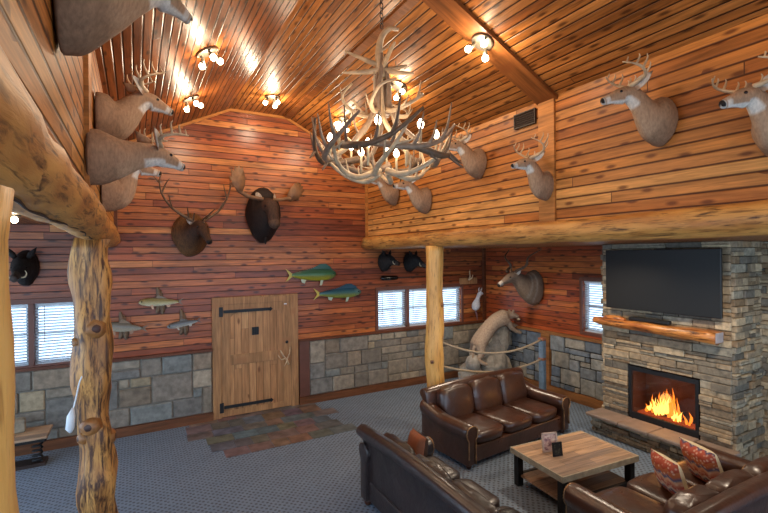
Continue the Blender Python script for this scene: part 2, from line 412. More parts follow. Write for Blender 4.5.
ashlar(XW,1.22,.15,1.27,.165,.009,PALW,pl); ashlar(3.10,X2-.06,.15,1.27,.165,.009,PALW,pl)
o=struct(m.build('trim_stone_wainscot_back',M['stone']))
m=MB(); m.bb(XW,1.22,YB-.035,YB,.15,1.27); m.bb(3.10,X2,YB-.035,YB,.15,1.27); struct(m.build('trim_mortar_back',M['mortar']))
m=MB(); pl=lambda a,b,c,d,t,col:m.box((X2-.02-t/2,(a+b)/2,(c+d)/2),(t,b-a,d-c),col=col,bev=.014)
ashlar(4.84,6.62,.17,1.27,.115,.009,PALB,pl,(.03,.07)); ashlar(6.84,YB-.07,.17,1.27,.115,.009,PALB,pl,(.03,.07))
struct(m.build('trim_stone_wainscot_right',M['stone']))
m=MB(); m.bb(X2-.035,X2,4.84,YB,.17,1.27); struct(m.build('trim_mortar_right',M['mortard']))
# chimney breast of ledge stone with firebox opening
CY0,CY1=2.96,4.84; FB=(3.36,4.42,.34,1.19)
def courses(m,u0,u1,z0,z1,place,rowh=(.06,.125),ln=(.16,.50),hole=None,pal=PALC):
    z=z0
    while z<z1-.005:
        h=min(random.uniform(*rowh),z1-z)
        if z1-z-h<.03: h=z1-z
        segs=[(u0,u1)]
        if hole and z<hole[3] and z+h>hole[2]: segs=[(u0,hole[0]),(hole[1],u1)]
        for s0,s1 in segs:
            u=s0
            while u<s1-.005:
                l=min(random.uniform(*ln),s1-u)
                if s1-u-l<.07: l=s1-u
                if random.random()<.25 and h>.07:
                    place(u+.003,u+l-.003,z+.003,z+h*.5-.002,random.uniform(.03,.075),pick(pal)); place(u+.003,u+l-.003,z+h*.5+.002,z+h-.003,random.uniform(.03,.075),pick(pal))
                else: place(u+.003,u+l-.003,z+.003,z+h-.003,random.uniform(.03,.075),pick(pal))
                u+=l
        z+=h
ch=struct(empty('wall_chimney',(0,0,0)))
m=MB(); holes(m,CY0,CY1,0,ZA,[FB],lambda a,b,c,d:m.bb(X3+.04,X3+.16,a,b,c,d)); m.bb(X3+.16,X2,CY0,CY0+.1,0,ZA); m.bb(X3+.16,X2,CY1-.1,CY1,0,ZA)
m.bb(X3+.5,X2-.02,CY0+.1,CY1-.1,0,ZA)
m.build('chimney_core',M['mortard'],ch)
m=MB()
courses(m,CY0,CY1,.30,ZA,lambda a,b,c,d,t,col:m.box((X3+.05-t/2,(a+b)/2,(c+d)/2),(t,b-a,d-c),col=col,bev=.008),hole=FB)
courses(m,X3+.02,X2,0,ZA,lambda a,b,c,d,t,col:m.box(((a+b)/2,CY0+.01-t/2,(c+d)/2),(b-a,t,d-c),col=col,bev=.008),ln=(.1,.3))
courses(m,X3+.02,X2,0,ZA,lambda a,b,c,d,t,col:m.box(((a+b)/2,CY1-.01+t/2,(c+d)/2),(b-a,t,d-c),col=col,bev=.008),ln=(.1,.3))
m.build('ledge_stone',M['ledge'],ch)
# side wall beyond the chimney towards the camera: same ledge stone
m=MB(); courses(m,.6,CY0-.0,0,ZA,lambda a,b,c,d,t,col:m.box((X2-t/2,(a+b)/2,(c+d)/2),(t,b-a,d-c),col=col,bev=.008)); struct(m.build('wall_right_stone',M['ledge']))
# hearth
h=empty('raised_hearth',(6.85,3.85,0),0,'raised ledge-stone hearth with flat stone slabs in front of the firebox','hearth')
m=MB(); m.bb(-.11,.13,-.93,.99,0,.27)
m.build('hearth_core',M['mortard'],h)
m=MB()
courses(m,-.95,1.0,0,.285,lambda a,b,c,d,t,col:m.box((-.12-t/2+.02,(a+b)/2,(c+d)/2),(t,b-a,d-c),col=col,bev=.006),(.04,.07),(.1,.3))
courses(m,-.13,.11,0,.285,lambda a,b,c,d,t,col:m.box(((a+b)/2,1.0+t/2-.02,(c+d)/2),(b-a,t,d-c),col=col,bev=.006),(.04,.07),(.08,.15))
courses(m,-.13,.11,0,.285,lambda a,b,c,d,t,col:m.box(((a+b)/2,-.95-t/2+.02,(c+d)/2),(b-a,t,d-c),col=col,bev=.006),(.04,.07),(.08,.15))
m.build('ledge_stone_face',M['ledge'],h)
ys=[-1.0,-.5,0,.48,1.05]
for i in range(4): MB().box((-.06,(ys[i]+ys[i+1])/2,.315),(.42,ys[i+1]-ys[i]-.012,.055),bev=.012).build('slab',M['slab'],h)
# firebox
fb=empty('fireplace_insert',(X3+.06,3.89,.34),0,'black-framed gas fireplace with burning flames set in the stone chimney','fireplace')
W,H=1.04,.83
m=MB(); m.bb(-.02,.42,-W/2,W/2,0,.02); m.bb(-.0,.42,-W/2,W/2,H-.02,H); m.bb(.4,.42,-W/2,W/2,0,H); m.bb(0,.42,-W/2,-W/2+.02,0,H); m.bb(0,.42,W/2-.02,W/2,0,H)
m.build('fire_chamber',plain('brown_firebrick',c8(96,58,36),.8,0,.4,6),fb)
m=MB(); m.bb(-.045,0,-W/2,W/2,0,.09); m.bb(-.045,0,-W/2,W/2,H-.07,H); m.bb(-.045,0,-W/2,-W/2+.05,.09,H-.07); m.bb(-.045,0,W/2-.05,W/2,.09,H-.07); m.bb(-.03,.0,-.01,.01,.1,.0)
m.build('black_frame',M['iron'],fb,bev=.004)
MB().bb(-.012,-.008,-W/2+.05,W/2-.05,.09,H-.07).build('glass_front',M['glass'],fb)
for k,(y,x,z,l,rr,an) in enumerate([(0,.2,.14,.7,.04,.1),(-.12,.13,.15,.4,.035,-.5),(.16,.15,.16,.38,.035,.5),(0,.17,.22,.42,.03,-.2)]):
    lg=MB().tube(cat([(x-an*.1,y-l/2,z),(x,y,z+.02),(x+an*.1,y+l/2,z)],3),rr,8,wob=.3).build('fire_log',plain('charred_log_%d'%k,c8(60,34,22),.9,0,.6,12),fb,True)
MB().bb(.03,.36,-.42,.42,.02,.10).build('ember_bed',M['ember'],fb)
def flame(mb,c,h,w,mi,sd):
    rnd=random.Random(sd); rs=[]
    ph=rnd.uniform(0,6); lean=rnd.uniform(-.05,.05)
    for i in range(9):
        t=i/8; rr=w*(math.sin(PI*min(1,(t*.85+.15)))**.9)*(1-t)**.55+.001
        ox=math.sin(t*5+ph)*.022*t+lean*t
        rs.append([Vector((c[0]+math.cos(q_*PI/3)*rr*.45,c[1]+ox+math.sin(q_*PI/3)*rr,c[2]+h*t)) for q_ in range(6)])
    mb.rings(rs,True,mi)
m1=MB(); m2=MB(); rnd=random.Random(3)
for i in range(46):
    y=rnd.gauss(0,.16); y=max(-.34,min(.34,y)); hh=(.44-.80*abs(y))*rnd.uniform(.3,1); 
    flame(m1,(rnd.uniform(.05,.12),y,.10+rnd.uniform(0,.16)*(1-abs(y)*2.4)),max(hh,.07),rnd.uniform(.018,.036),0,i)
for i in range(30):
    y=rnd.gauss(0,.14); y=max(-.30,min(.30,y)); hh=(.30-.6*abs(y))*rnd.uniform(.3,1)
    flame(m2,(rnd.uniform(.02,.06),y,.11+rnd.uniform(0,.10)),max(hh,.06),rnd.uniform(.012,.03),0,i+99)
m1.build('flame',M['flame1'],fb,True); m2.build('flame',M['flame2'],fb,True)
# mantel log
mt=empty('log_mantel',(X3-.12,3.93,1.86),0,'split log mantel shelf on the stone chimney under the television','mantel')
pth=[(0,-.88+i*.155,.01*math.sin(i*1.3)) for i in range(13)]
m=MB().tube(pth,[.115,.125,.12,.11,.105,.095,.085,.08,.075,.075,.08,.075,.05],14,wob=.35)
m.v=[(x*1.25+0,y,min(z,.06+.006*math.sin(y*9))) for x,y,z in m.v]
m.build('split_log',M['mantel'],mt,True)
MB().ell((-.0,.62,.07),(.07,.2,.05)).build('branch_stub',M['mantel'],mt,True)
MB().box((.0,-.885,-.02),(.20,.012,.14),bev=.05).build('cut_end',plain('pale_cut_wood',c8(170,160,160),.6,0,.3,8),mt)
sb=MB().box((0,0,.03),(.09,.62,.06),bev=.012).build('soundbar',M['blackm'],None); sb.location=(X3-.09,4.0,1.925)
tag(sb,'low black soundbar lying on the log mantel below the television','speaker')
# television
tv=empty('television',(X3-.135,3.84,2.10),0,'large flat black television mounted on the stone chimney above the mantel','television')
MB().box((.02,.01,.475),(.05,1.68,.95),bev=.008).build('bezel',M['blackm'],tv)
MB().box((-.008,.01,.475),(.006,1.65,.92)).build('screen',M['screen'],tv)
MB().box((.082,0,.475),(.08,.5,.4)).build('wall_bracket',M['iron'],tv)
# ------------------------------------------------------------------ windows
def window(name,cx,cy,z0,w,h,rz,n,cord=True):
    e=struct(empty(name,(cx,cy,z0),rz))
    m=MB(); fw_=.06
    for a,b,c,d in ((-w/2-fw_,w/2+fw_,-fw_,0),(-w/2-fw_,w/2+fw_,h,h+fw_+.02),(-w/2-fw_,-w/2,0,h),(w/2,w/2+fw_,0,h)): m.bb(a,b,-.03,.0,c,d)
    for i in range(1,n): x=-w/2+w*i/n; m.bb(x-.035,x+.035,-.02,.1,0,h)
    m.build('window_frame',M['winf'],e,bev=.004)
    m=MB()
    for i in range(n):
        x0=-w/2+w*i/n+(.035 if i else 0); x1=-w/2+w*(i+1)/n-(.035 if i<n-1 else 0)
        for a,b,c,d in ((x0,x1,0,.045),(x0,x1,h-.04,h),(x0,x0+.04,.045,h-.04),(x1-.04,x1,.045,h-.04),(x0+.04,x1-.04,h*.5-.02,h*.5+.02)): m.bb(a,b,.09,.13,c,d)
    m.build('sash',M['vinyl'],e)
    MB().bb(-w/2,w/2,.105,.11,0,h).build('pane',M['glass'],e)
    for i in range(n):
        x0=-w/2+w*i/n+(.045 if i else .01); x1=-w/2+w*(i+1)/n-(.045 if i<n-1 else .01)
        m=MB(); k=int(h/.046)
        for j in range(k): m.box(((x0+x1)/2,.05,.03+j*.046),(x1-x0,.044,.0025),m=Matrix.Rotation(R(-48),3,'X'))
        m.bb(x0,x1,.03,.075,h-.04,h); m.bb(x0,x1,.035,.065,0,.018)
        m.build('blind',M['blind'],e)
        MB().tube([(x0+.12,.02,h-.04),(x0+.12,.02,h*.35)],.004,5).build('blind_wand',M['winf'],e)
    return e
window('window_1',(W1[0]+W1[1])/2,YB,W1[2],W1[1]-W1[0],W1[3]-W1[2],0,2)
window('window_2',(W2[0]+W2[1])/2,YB,W2[2],W2[1]-W2[0],W2[3]-W2[2],0,3)
window('window_3',X2,(W3[0]+W3[1])/2,W3[2],W3[1]-W3[0],W3[3]-W3[2],-PI/2,1)
# ------------------------------------------------------------------ door
d=struct(empty('door_1',(2.045,YB,0)))
m=MB(); m.bb(-.815,-.665,-.07,0,0,2.25); m.bb(.665,.815,-.07,0,0,2.25); m.bb(-.665,.665,-.07,0,2.11,2.25); m.build('door_frame',M['doorf'],d,bev=.006)
m=MB(); m.bb(-.665,.665,-.045,-.01,.02,2.11); m.build('door_leaf',M['doorw'],d)
m=MB(); m.bb(-.50,.40,-.062,-.044,.97,1.16); m.bb(-.665,-.50,-.058,-.044,.02,2.11); m.bb(.50,.665,-.058,-.044,.02,2.11); m.bb(-.5,.5,-.058,-.044,.02,.13)
m.build('door_rail',M['doorf'],d,bev=.004)
arch=[]; n=14
for i in range(n+1):
    x=-.5+i/n; arch.append((x,-.058,1.86+.13*math.sqrt(max(0,1-(x/.5)**2))))
m=MB(); m.prism([(-.5,-.058,2.11)]+arch[:]+[(.5,-.058,2.11)],(0,.014,0)); m.build('arched_top_rail',M['doorf'],d)
for z in (1.98,.20):
    m=MB(); m.bb(-.62,.26,-.072,-.058,z-.028,z+.028); m.box((.26,-.065,z),(.06,.014,.06),m=Matrix.Rotation(R(45),3,'Y')); m.bb(-.70,-.63,-.085,-.05,z-.09,z+.09)
    m.build('strap_hinge',M['iron'],d,bev=.003)
m=MB()
m.bb(-.10,.03,-.066,-.05,1.50,1.65); 
for k in range(4): m.bb(-.09+k*.034,-.078+k*.034,-.075,-.064,1.51,1.64)
m.build('speakeasy_grille',M['iron'],d)
m=MB().tube(cat([(.44,-.08,1.15),(.50,-.12,1.03),(.56,-.12,.95),(.60,-.09,.86)],4),[.016]*6+[.02]*7,7)
m.tube(cat([(.56,-.12,.97),(.61,-.13,1.08),(.63,-.1,1.2)],3),[.018,.016,.014,.012,.01,.008,.004],6); m.tube(cat([(.53,-.12,1.0),(.44,-.14,.98),(.38,-.12,1.08)],3),[.016,.015,.014,.012,.01,.008,.004],6)
m.tube([(.57,-.12,.95),(.50,-.14,.84)],[.015,.004],6)
m.build('antler_handle',M['bonel'],d,True)
MB().ell((.58,-.065,1.3),(.03,.015,.03)).build('deadbolt',M['iron'],d,True)
MB().box((.555,-.064,2.06),(.05,.02,.02)).build('door_sensor',M['white'],d)
# slate tiles before the door
m=MB(); rnd=random.Random(11)
PALS=[c8(116,108,106),c8(128,104,92),c8(106,108,116),c8(100,118,134),c8(124,114,108),c8(134,112,98)]
y=6.95; 
while y<8.62:
    hh=rnd.uniform(.26,.36); x=.85+rnd.uniform(-.15,.15)+max(0,(7.6-y))*.45; xe=3.2-max(0,(y-7.9))*.3+rnd.uniform(-.2,.1)-max(0,7.4-y)*.6
    while x<xe:
        w=rnd.uniform(.25,.5); c=rnd.choice(PALS); g=.012
        m.box((x+w/2,y+hh/2,.004),(w-g,hh-g,.008),col=tuple(q_*rnd.uniform(.8,1.1) for q_ in c)); x+=w
    y+=hh
tag(m.build('slate_entry_tiles',vcol('slate',.5,5,.6,.4)),'patch of irregular multicoloured slate tiles on the floor before the door','floor tiles')
# ------------------------------------------------------------------ logs
def log_post(name,x,y,z0,z1,rad,label,mat,seed,knots=(),wob=.12,bow=.0,rfn=None):
    e=empty(name,(x,y,z0),0,label,'post','peeled log posts'); H_=z1-z0; n=30; P_=[]; rs=[]
    for i in range(n+1):
        t=i/n; P_.append((bow*math.sin(t*5+seed)+.008*math.sin(t*17+seed),bow*.6*math.cos(t*4+seed),H_*t)); rs.append(rad*(1+.05*math.sin(t*9+seed))*(rfn(t) if rfn else 1))
    m=MB().tube(P_,rs,22,wob=wob); m.build('log',mat,e,True)
    for (z,an,s_) in knots:
        an=R(an); k=empty('k',(0,0,0)); bpy.data.objects.remove(k)
        d_=Vector((math.cos(an),math.sin(an),0)); b=Vector(P_[int(z/H_*n)])+Vector((0,0,0)); b.z=z
        mk=MB().tube([b+d_*(rad*.6),b+d_*(rad*.93),b+d_*(rad+s_*.22),b+d_*(rad+s_*.30)],[s_*1.9,s_*1.5,s_*1.0,s_*.8],14,wob=.2)
        ring=mk.build('branch_knot',M['knotr'],e,True)
        MB().tube([b+d_*(rad+s_*.25),b+d_*(rad+s_*.34)],[s_*.72,s_*.55],12,wob=.3).build('knot_core',M['knot'],ring,True)
    return e
VA=math.degrees(math.atan2(-5.2,.36))
log_post('log_post',-.355,5.2,0,3.19,.148,'knobbly peeled log post with big round knots at the left',M['logv'],1,
   [(2.33,VA+14,.062),(1.40,VA-22,.055),(1.28,VA-70,.04),(.80,VA+22,.05),(2.20,VA-78,.03),(1.24,VA+78,.045),(.72,VA-82,.035)],.42,.024)
log_post('log_post',-.362,1.17,0,3.15,.15,'smooth golden log post at the far left edge, nearest of the posts',M['loglite'],2,[],.12,.006,lambda t:1+.10*math.exp(-((t-.70)/.06)**2)*0)
log_post('log_post',4.47,6.24,0,3.16,.15,'straight golden log post behind the brown three-seat sofa',M['loglite'],4,[(2.15,-60,.03),(1.2,-140,.03)],.12,.006)
def log_beam(x,z,y0,y1,rad,label,seed,squash=1):
    e=empty('log_beam',(x,y0,z),0,label,'beam'); n=60; L=y1-y0
    P_=[(.005*math.sin(i*.35+seed),L*i/n,.005*math.cos(i*.27+seed)) for i in range(n+1)]
    rs=[rad*(1+.03*math.sin(i*.31+seed)) for i in range(n+1)]
    MB().tube(P_,rs,24,wob=.13).build('log',M['logy'],e,True)
    return e
log_beam(4.47,3.272,-1.5,YB-.01,.138,'long horizontal peeled log beam across the right side above the sofas',2)
b=log_beam(-.365,3.335,-.6,YB-.01,.158,'thick rough log beam running along the upper left wall',5)
m=MB(); cr_=[]
for i in range(90):
    an=R(-74+5*math.sin(i*.21)+2*math.sin(i*.9)); cr_.append((.16*math.cos(an),1.2+i*.075,.16*math.sin(an)))
m.tube(cr_,[.004+.003*abs(math.sin(i*.5)) for i in range(90)],5); m.build('bark_crack',M['shade'],b,True)
# ------------------------------------------------------------------ sofas
def sofa(x,y,rz,W,label,lm,ncush=3,D=1.0,H=.92,top=0):
    e=empty('leather_sofa',(x,y,0),rz,label,'sofa','leather sofas around the coffee table')
    # local: faces -Y, back at +Y ; x across
    AW=.20; iw=W-2*AW
    m=MB(); m.bb(-W/2+.05,W/2-.05,-D/2+.06,D/2-.08,.07,.30); m.build('base',lm,e,bev=.02)
    # back shell, rolled top, camel curve
    m=MB(); n=24; rs=[]
    for i in range(n+1):
        t=i/n; xx=-W/2+.03+(W-.06)*t; hz=H-.02+top+ .035*math.sin(PI*t); 
        yb=D/2
        prof=[(-.16,.25),(-.13,.60),(-.10,hz-.10),(-.085,hz-.03),(-.04,hz),(.02,hz+.005),(.065,hz-.02),(.085,hz-.065),(.07,hz-.11),(.03,hz-.14),(-.01,hz-.2),(-.03,.5),(-.04,.08),(-.14,.08)]
        rs.append([Vector((xx,yb-.06+py,pz)) for py,pz in prof])
    m.rings(rs,True); m.build('back_frame',lm,e,True,bev=.012)
    for s in (-1,1):
        # rolled arm
        m=MB(); rs=[]
        for i in range(13):
            t=i/12; yy=-D/2+.02+(D-.06)*t; hz=.62+.16*max(0,t-.55)**1.2*2; fl=.02*math.sin(PI*t)
            xc=s*(W/2-AW/2)
            ring=[]
            for k in range(16):
                an=2*PI*k/16; ca,sa=math.cos(an),math.sin(an)
                if sa>-.2: px=ca*.118; pz=hz-.10+sa*.105
                else: px=ca*.118*.86 if k not in(11,12,13) else ca*.09; pz=None
                ring.append((px,pz))
            # build section explicitly
            sec=[(-.075,.07),(-.075,hz-.20),(-.10,hz-.17),(-.118,hz-.11),(-.105,hz-.045),(-.06,hz-.005),(0,hz+.008),(.06,hz-.005),(.105,hz-.045),(.118,hz-.11),(.10,hz-.17),(.075,hz-.20),(.075,.07)]
            rs.append([Vector((xc+s*(px+.01),yy,pz)) for px,pz in sec])
        if s<0: rs=[r_[::-1] for r_ in rs]
        m.rings(rs[::-1],True); ar=m.build('arm',lm,e,True,bev=.012)
        m=MB(); pts=[]; hz=.62; xc=s*(W/2-AW/2)
        sec=[(-.068,.08),(-.068,hz-.20),(-.092,hz-.17),(-.108,hz-.11),(-.096,hz-.052),(-.055,hz-.016),(0,hz-.004),(.055,hz-.016),(.096,hz-.052),(.108,hz-.11),(.092,hz-.17),(.068,hz-.20),(.068,.08)]
        for i in range(len(sec)-1):
            a_=Vector((xc+s*(sec[i][0]+.01),-D/2+.012,sec[i][1])); b_=Vector((xc+s*(sec[i+1][0]+.01),-D/2+.012,sec[i+1][1])); pts.append(a_); pts+=[a_.lerp(b_,t_) for t_ in (.25,.5,.75)]
        m.tube(pts,[.011 if k_%2 else .006 for k_ in range(len(pts))],6); m.build('nailhead_trim',M['nail'],ar,True)
    cw=iw/ncush
    for i in range(ncush):
        xc=-iw/2+cw*(i+.5)
        def puff(cx,cy,cz,sx,sy,sz,p,rot=0,crease=0):
            rs=[]; N=10
            mm=MB(); vs={}
            pts=[]
            for a_ in range(N+1):
                lat=-PI/2+PI*a_/N; ring=[]
                for b_ in range(20):
                    lon=2*PI*b_/20
                    f_=lambda c:math.copysign(abs(c)**p,c)
                    vx=f_(math.cos(lat))*f_(math.cos(lon)); vy=f_(math.cos(lat))*f_(math.sin(lon)); vz=f_(math.sin(lat))
                    v=Vector((vx*sx,vy*sy,vz*sz))
                    v+=v.normalized()*(crease*noise.noise(Vector((v.x*9+cx*7,v.y*9,v.z*9)))) if v.length>0 else v
                    v=Matrix.Rotation(rot,3,'X')@v; ring.append(v+Vector((cx,cy,cz)))
                rs.append(ring)
            mm.rings(rs,True); return mm
        puff(xc,-.06,.385,cw/2-.006,D/2-.09,.095,.38,0,.02).build('seat_cushion',lm,e,True)
        puff(xc,D/2-.27,.66+(H-.92),cw/2+.004,.115,.26,.42,R(-12),.03).build('back_cushion',lm,e,True)
    for sx in (-1,1):
        for sy in (-1,1):
            MB().tube([(sx*(W/2-.10),sy*(D/2-.10),0),(sx*(W/2-.10),sy*(D/2-.10),.03),(sx*(W/2-.10),sy*(D/2-.10),.085)],[.028,.045,.04],10).build('bun_foot',M['knot'],e,True)
    return e
sofa(5.10,5.42,R(5),2.36,'brown leather three-seat sofa with rolled arms and nailhead trim in front of the log post',M['leather'],D=1.08)
sofa(2.84,3.72,PI/2,2.36,'leather sofa at the lower left seen from behind, its dark back towards the open floor',M['leatherd'],D=1.02,H=.90,top=.07)
sofa(4.98,2.47,PI+R(-2),2.34,'leather sofa at the lower right corner with two patterned pillows on it',M['leather'],D=1.2,H=.86)
# cushions
def cushion(name,x,y,z,rz,rx,w,h,t,mats,label,ry=0,hem=None):
    e=empty(name,(x,y,z),rz,label,'cushion','patterned throw pillows' if name=='throw_pillow' else None)
    N=12; v=[];f_=[];mi=[]
    m=MB()
    for s in (1,-1):
        g=[]
        for i in range(N+1):
            for j in range(N+1):
                u=-1+2*i/N; w_=-1+2*j/N; th=t*(max(0,(1-abs(u)**3)*(1-abs(w_)**3)))**.5
                pin=1-.07*(1-abs(w_)**2)*abs(u)-.0
                g.append(Vector((u*w/2*(1-.08*(1-w_*w_)*abs(u)),-s*th,w_*h/2*(1-.08*(1-u*u)*abs(w_)))))
        fs=[]
        for i in range(N):
            for j in range(N):
                a_=i*(N+1)+j; q_=(a_,a_+N+1,a_+N+2,a_+1); fs.append(q_ if s>0 else q_[::-1])
        mt_=Matrix.Rotation(rx,3,'X')@Matrix.Rotation(ry,3,'Y'); c_=Vector((0,0,h/2*math.cos(rx)))
        m=MB().add([mt_@p+c_ for p in g],fs); m.build('front_cover' if s>0 else 'back_cover',mats[0 if s>0 else 1],e,True)
    return e
q=NT('woven_southwest_pattern'); p=q.obj(); sp=q.node('ShaderNodeSeparateXYZ'); q.put(sp.inputs[0],p)
zz=q.math('ADD',q.math('MULTIPLY',sp.outputs[2],1.0),q.math('MULTIPLY',q.math('PINGPONG',sp.outputs[0],.05),.7))
st=q.math('FRACT',q.math('MULTIPLY',zz,3.1))
col=q.ramp(st,[(0,c8(150,60,36)),(.25,c8(176,84,60)),(.33,c8(60,70,96)),(.40,c8(206,180,150)),(.5,c8(170,66,50)),(.68,c8(214,160,120)),(.76,c8(74,84,110)),(.86,c8(170,90,50))]); q.n[-1]
vn=q.node('ShaderNodeTexVoronoi'); q.put(vn.inputs['Vector'],p); vn.inputs['Scale'].default_value=26
col=q.mix(q.ramp(vn.outputs['Distance'],[(.25,.45),(.4,0)]),col,c8(220,190,160))
q.set(col,.85,0,.2); M['pattern']=q.m
M['cream']=plain('cream_pillow_back',c8(206,186,150),.9,0,.2,30)
cushion('throw_pillow',4.86,2.62,.475,R(246),R(18),.40,.42,.09,(M['pattern'],M['cream']),'red and blue patterned throw pillow on the lower right sofa, left one of the pair')
cushion('throw_pillow',5.40,2.56,.475,R(250),R(22),.46,.46,.10,(M['pattern'],M['cream']),'larger patterned throw pillow on the lower right sofa, right one of the pair')
M['tanl']=plain('tan_suede',c8(150,90,60),.7,0,.2,20)
cushion('leather_cushion',3.02,4.60,.475,R(84),R(8),.36,.34,.10,(M['leather'],M['tanl']),'small brown leather cushion against the far arm of the dark sofa')
e=empty('leather_cushion',(2.98,3.06,.475),R(10),'small black leather bolster lying on the seat of the dark sofa','cushion')
MB().ell((0,0,.07),(.17,.10,.075),16,10).build('cover',M['blackm'],e,True)
# ------------------------------------------------------------------ coffee table
ct=empty('coffee_table',(4.86,3.80,0),R(-5),'square reclaimed-wood coffee table with black legs and lower shelf between the sofas','table')
q=NT('reclaimed_grey_brown_boards'); br=q.node('ShaderNodeTexBrick',offset=.4); q.put(br.inputs['Vector'],q.obj())
for k,v in dict(Color1=c8(196,158,122),Color2=c8(138,118,104),Mortar=c8(60,44,34)).items(): q.put(br.inputs[k],v)
br.inputs['Scale'].default_value=1; br.inputs['Brick Width'].default_value=.9; br.inputs['Row Height'].default_value=.12; br.inputs['Mortar Size'].default_value=.002
nz=q.noise(q.vmul(q.obj(),(3,40,3)),1,4); q.set(q.mix(1,br.outputs[0],q.ramp(nz,[(.3,.6),(.65,1.1)]),'MULTIPLY'),.35,0,.5); M['reclaim']=q.m
q=plain('pale_table_edge',c8(180,166,140),.6,0,.4,14)
MB().bb(-.62,.62,-.43,.43,.425,.475).build('tabletop',[M['reclaim']],ct,bev=.004)
m=MB(); m.bb(-.635,.635,-.445,-.43,.405,.477); m.bb(-.635,.635,.43,.445,.405,.477); m.bb(-.635,-.62,-.43,.43,.405,.477); m.bb(.62,.635,-.43,.43,.405,.477); m.build('table_edge',q,ct,bev=.003)
for sx in(-1,1):
    for sy in(-1,1): MB().box((sx*.56,sy*.37,.203),(.085,.085,.405),bev=.004).build('leg',M['blackm'],ct)
MB().bb(-.56,.56,-.35,.35,.12,.145).build('lower_shelf',M['reclaim'],ct)
m=MB(); m.bb(-.52,.52,-.40,-.355,.10,.15); m.build('shelf_rail',M['blackm'],ct); MB().bb(-.52,.52,.355,.40,.10,.15).build('shelf_rail',M['blackm'],ct)
def frame(name,x,y,rz,w,h,fm,label,pic,tilt=8):
    e=empty(name,(x,y,.478),rz,label,'picture frame'); T=Matrix.Rotation(R(-tilt),3,'X')
    m=MB(); b=.022
    for c,s_ in (((0,0,b/2),(w,.018,b)),((0,0,h-b/2),(w,.018,b)),((-w/2+b/2,0,h/2),(b,.018,h)),((w/2-b/2,0,h/2),(b,.018,h))): m.box(T@Vector(c),s_,m=T)
    m.build('frame',fm,e)
    MB().box(T@Vector((0,.003,h/2)),(w-b*1.6,.008,h-b*1.6),m=T).build('picture',pic,e)
    MB().box((0,.05,h*.3),(.03,.006,h*.62),m=Matrix.Rotation(R(22),3,'X')).build('easel_back',M['blackm'],e)
q=NT('faded_pink_print'); n1=q.noise(q.obj(),18,3); q.set(q.ramp(n1,[(.35,c8(110,70,80)),(.5,c8(190,150,140)),(.65,c8(214,196,170))]),.5); pk=q.m
q=NT('dark_photo_print'); n1=q.noise(q.obj(),16,3); q.set(q.ramp(n1,[(.45,c8(18,18,16)),(.55,c8(60,58,48)),(.7,c8(120,116,100))]),.3); dk=q.m
frame('picture_frame',4.60,3.93,R(-18),.215,.235,plain('cream_pink_frame',c8(196,168,150),.5,0,.3,25),'cream and pink picture frame standing at the back on the coffee table',pk)
frame('picture_frame',4.58,3.80,R(-14),.135,.165,M['blackm'],'small black picture frame standing in front of the cream one on the coffee table',dk)
# ------------------------------------------------------------------ rope railing
rp=empty('rail_post',(7.30,6.42,0),R(8),'grey-blue wooden rail post holding two ropes in front of the stone wall','post')
MB().box((0,0,.61),(.11,.11,1.22),bev=.01).build('post_shaft',M['bluepost'],rp)
MB().box((0,0,1.245),(.13,.13,.06),bev=.012).build('rope_cap',M['tanl'],rp)
MB().box((0,0,.84),(.125,.125,.06),bev=.012).build('rope_collar',M['tanl'],rp)
def rope(z0,z1,sag,label):
    A=Vector((4.60,6.28,z0)); B=Vector((7.24,6.40,z1)); pts=[]
    for i in range(25):
        t=i/24; p=A.lerp(B,t); p.z-=sag*4*t*(1-t); pts.append(p)
    o=MB().tube(pts,.021,8,wob=.25).build('barrier_rope',M['rope'],None,True)
    tag(o,label,'rope','ropes strung between the log post and the rail post')
rope(1.50,1.24,.24,'upper sagging tan rope between the log post and the grey-blue rail post')
rope(1.08,.84,.18,'lower sagging tan rope between the log post and the grey-blue rail post')
# ------------------------------------------------------------------ bench and cord at the left
bn=empty('low_bench',(-1.52,8.22,0),R(0),'low dark-edged wooden plank bench on coil legs by the left stone wall','bench')
MB().box((0,0,.44),(.80,.56,.035),bev=.01).build('plank_top',M['reclaim'],bn)
MB().box((0,0,.402),(.77,.53,.042),bev=.01).build('dark_apron',M['blackm'],bn)
for sx in (-.26,.26):
    pts=[(sx+.055*math.cos(i*.7),-.1+.055*math.sin(i*.7),.05+i*.33/44) for i in range(45)]
    MB().tube(pts,.016,6).build('coil_leg',M['iron'],bn,True)
m=MB(); m.bb(-.36,.36,-.16,.10,0,.045); m.build('bench_foot',M['shade'],bn)
sbx=empty('stone_block',(-1.56,8.35,.458),R(12),'pale squared stone block sitting on the left end of the low bench','stone')
MB().box((0,0,.095),(.26,.2,.19),bev=.025,col=c8(150,140,122)).build('block',M['stone'],sbx)
cd=empty('power_cord',(-.42,5.02,0),0,'white cord hanging down the left side of the knobbly log post','cord')
MB().tube(cat([(.02,.05,1.98),(-.04,.02,1.85),(-.065,0,1.72),(-.09,-.02,1.60),(-.10,-.03,1.5)],5),.007,6).build('cable',M['white'],cd,True)
MB().tube([(-.09,-.02,1.62),(-.105,-.03,1.55),(-.115,-.035,1.44),(-.11,-.03,1.40)],[.012,.034,.036,.012],10).build('plug_socket',M['white'],cd,True)
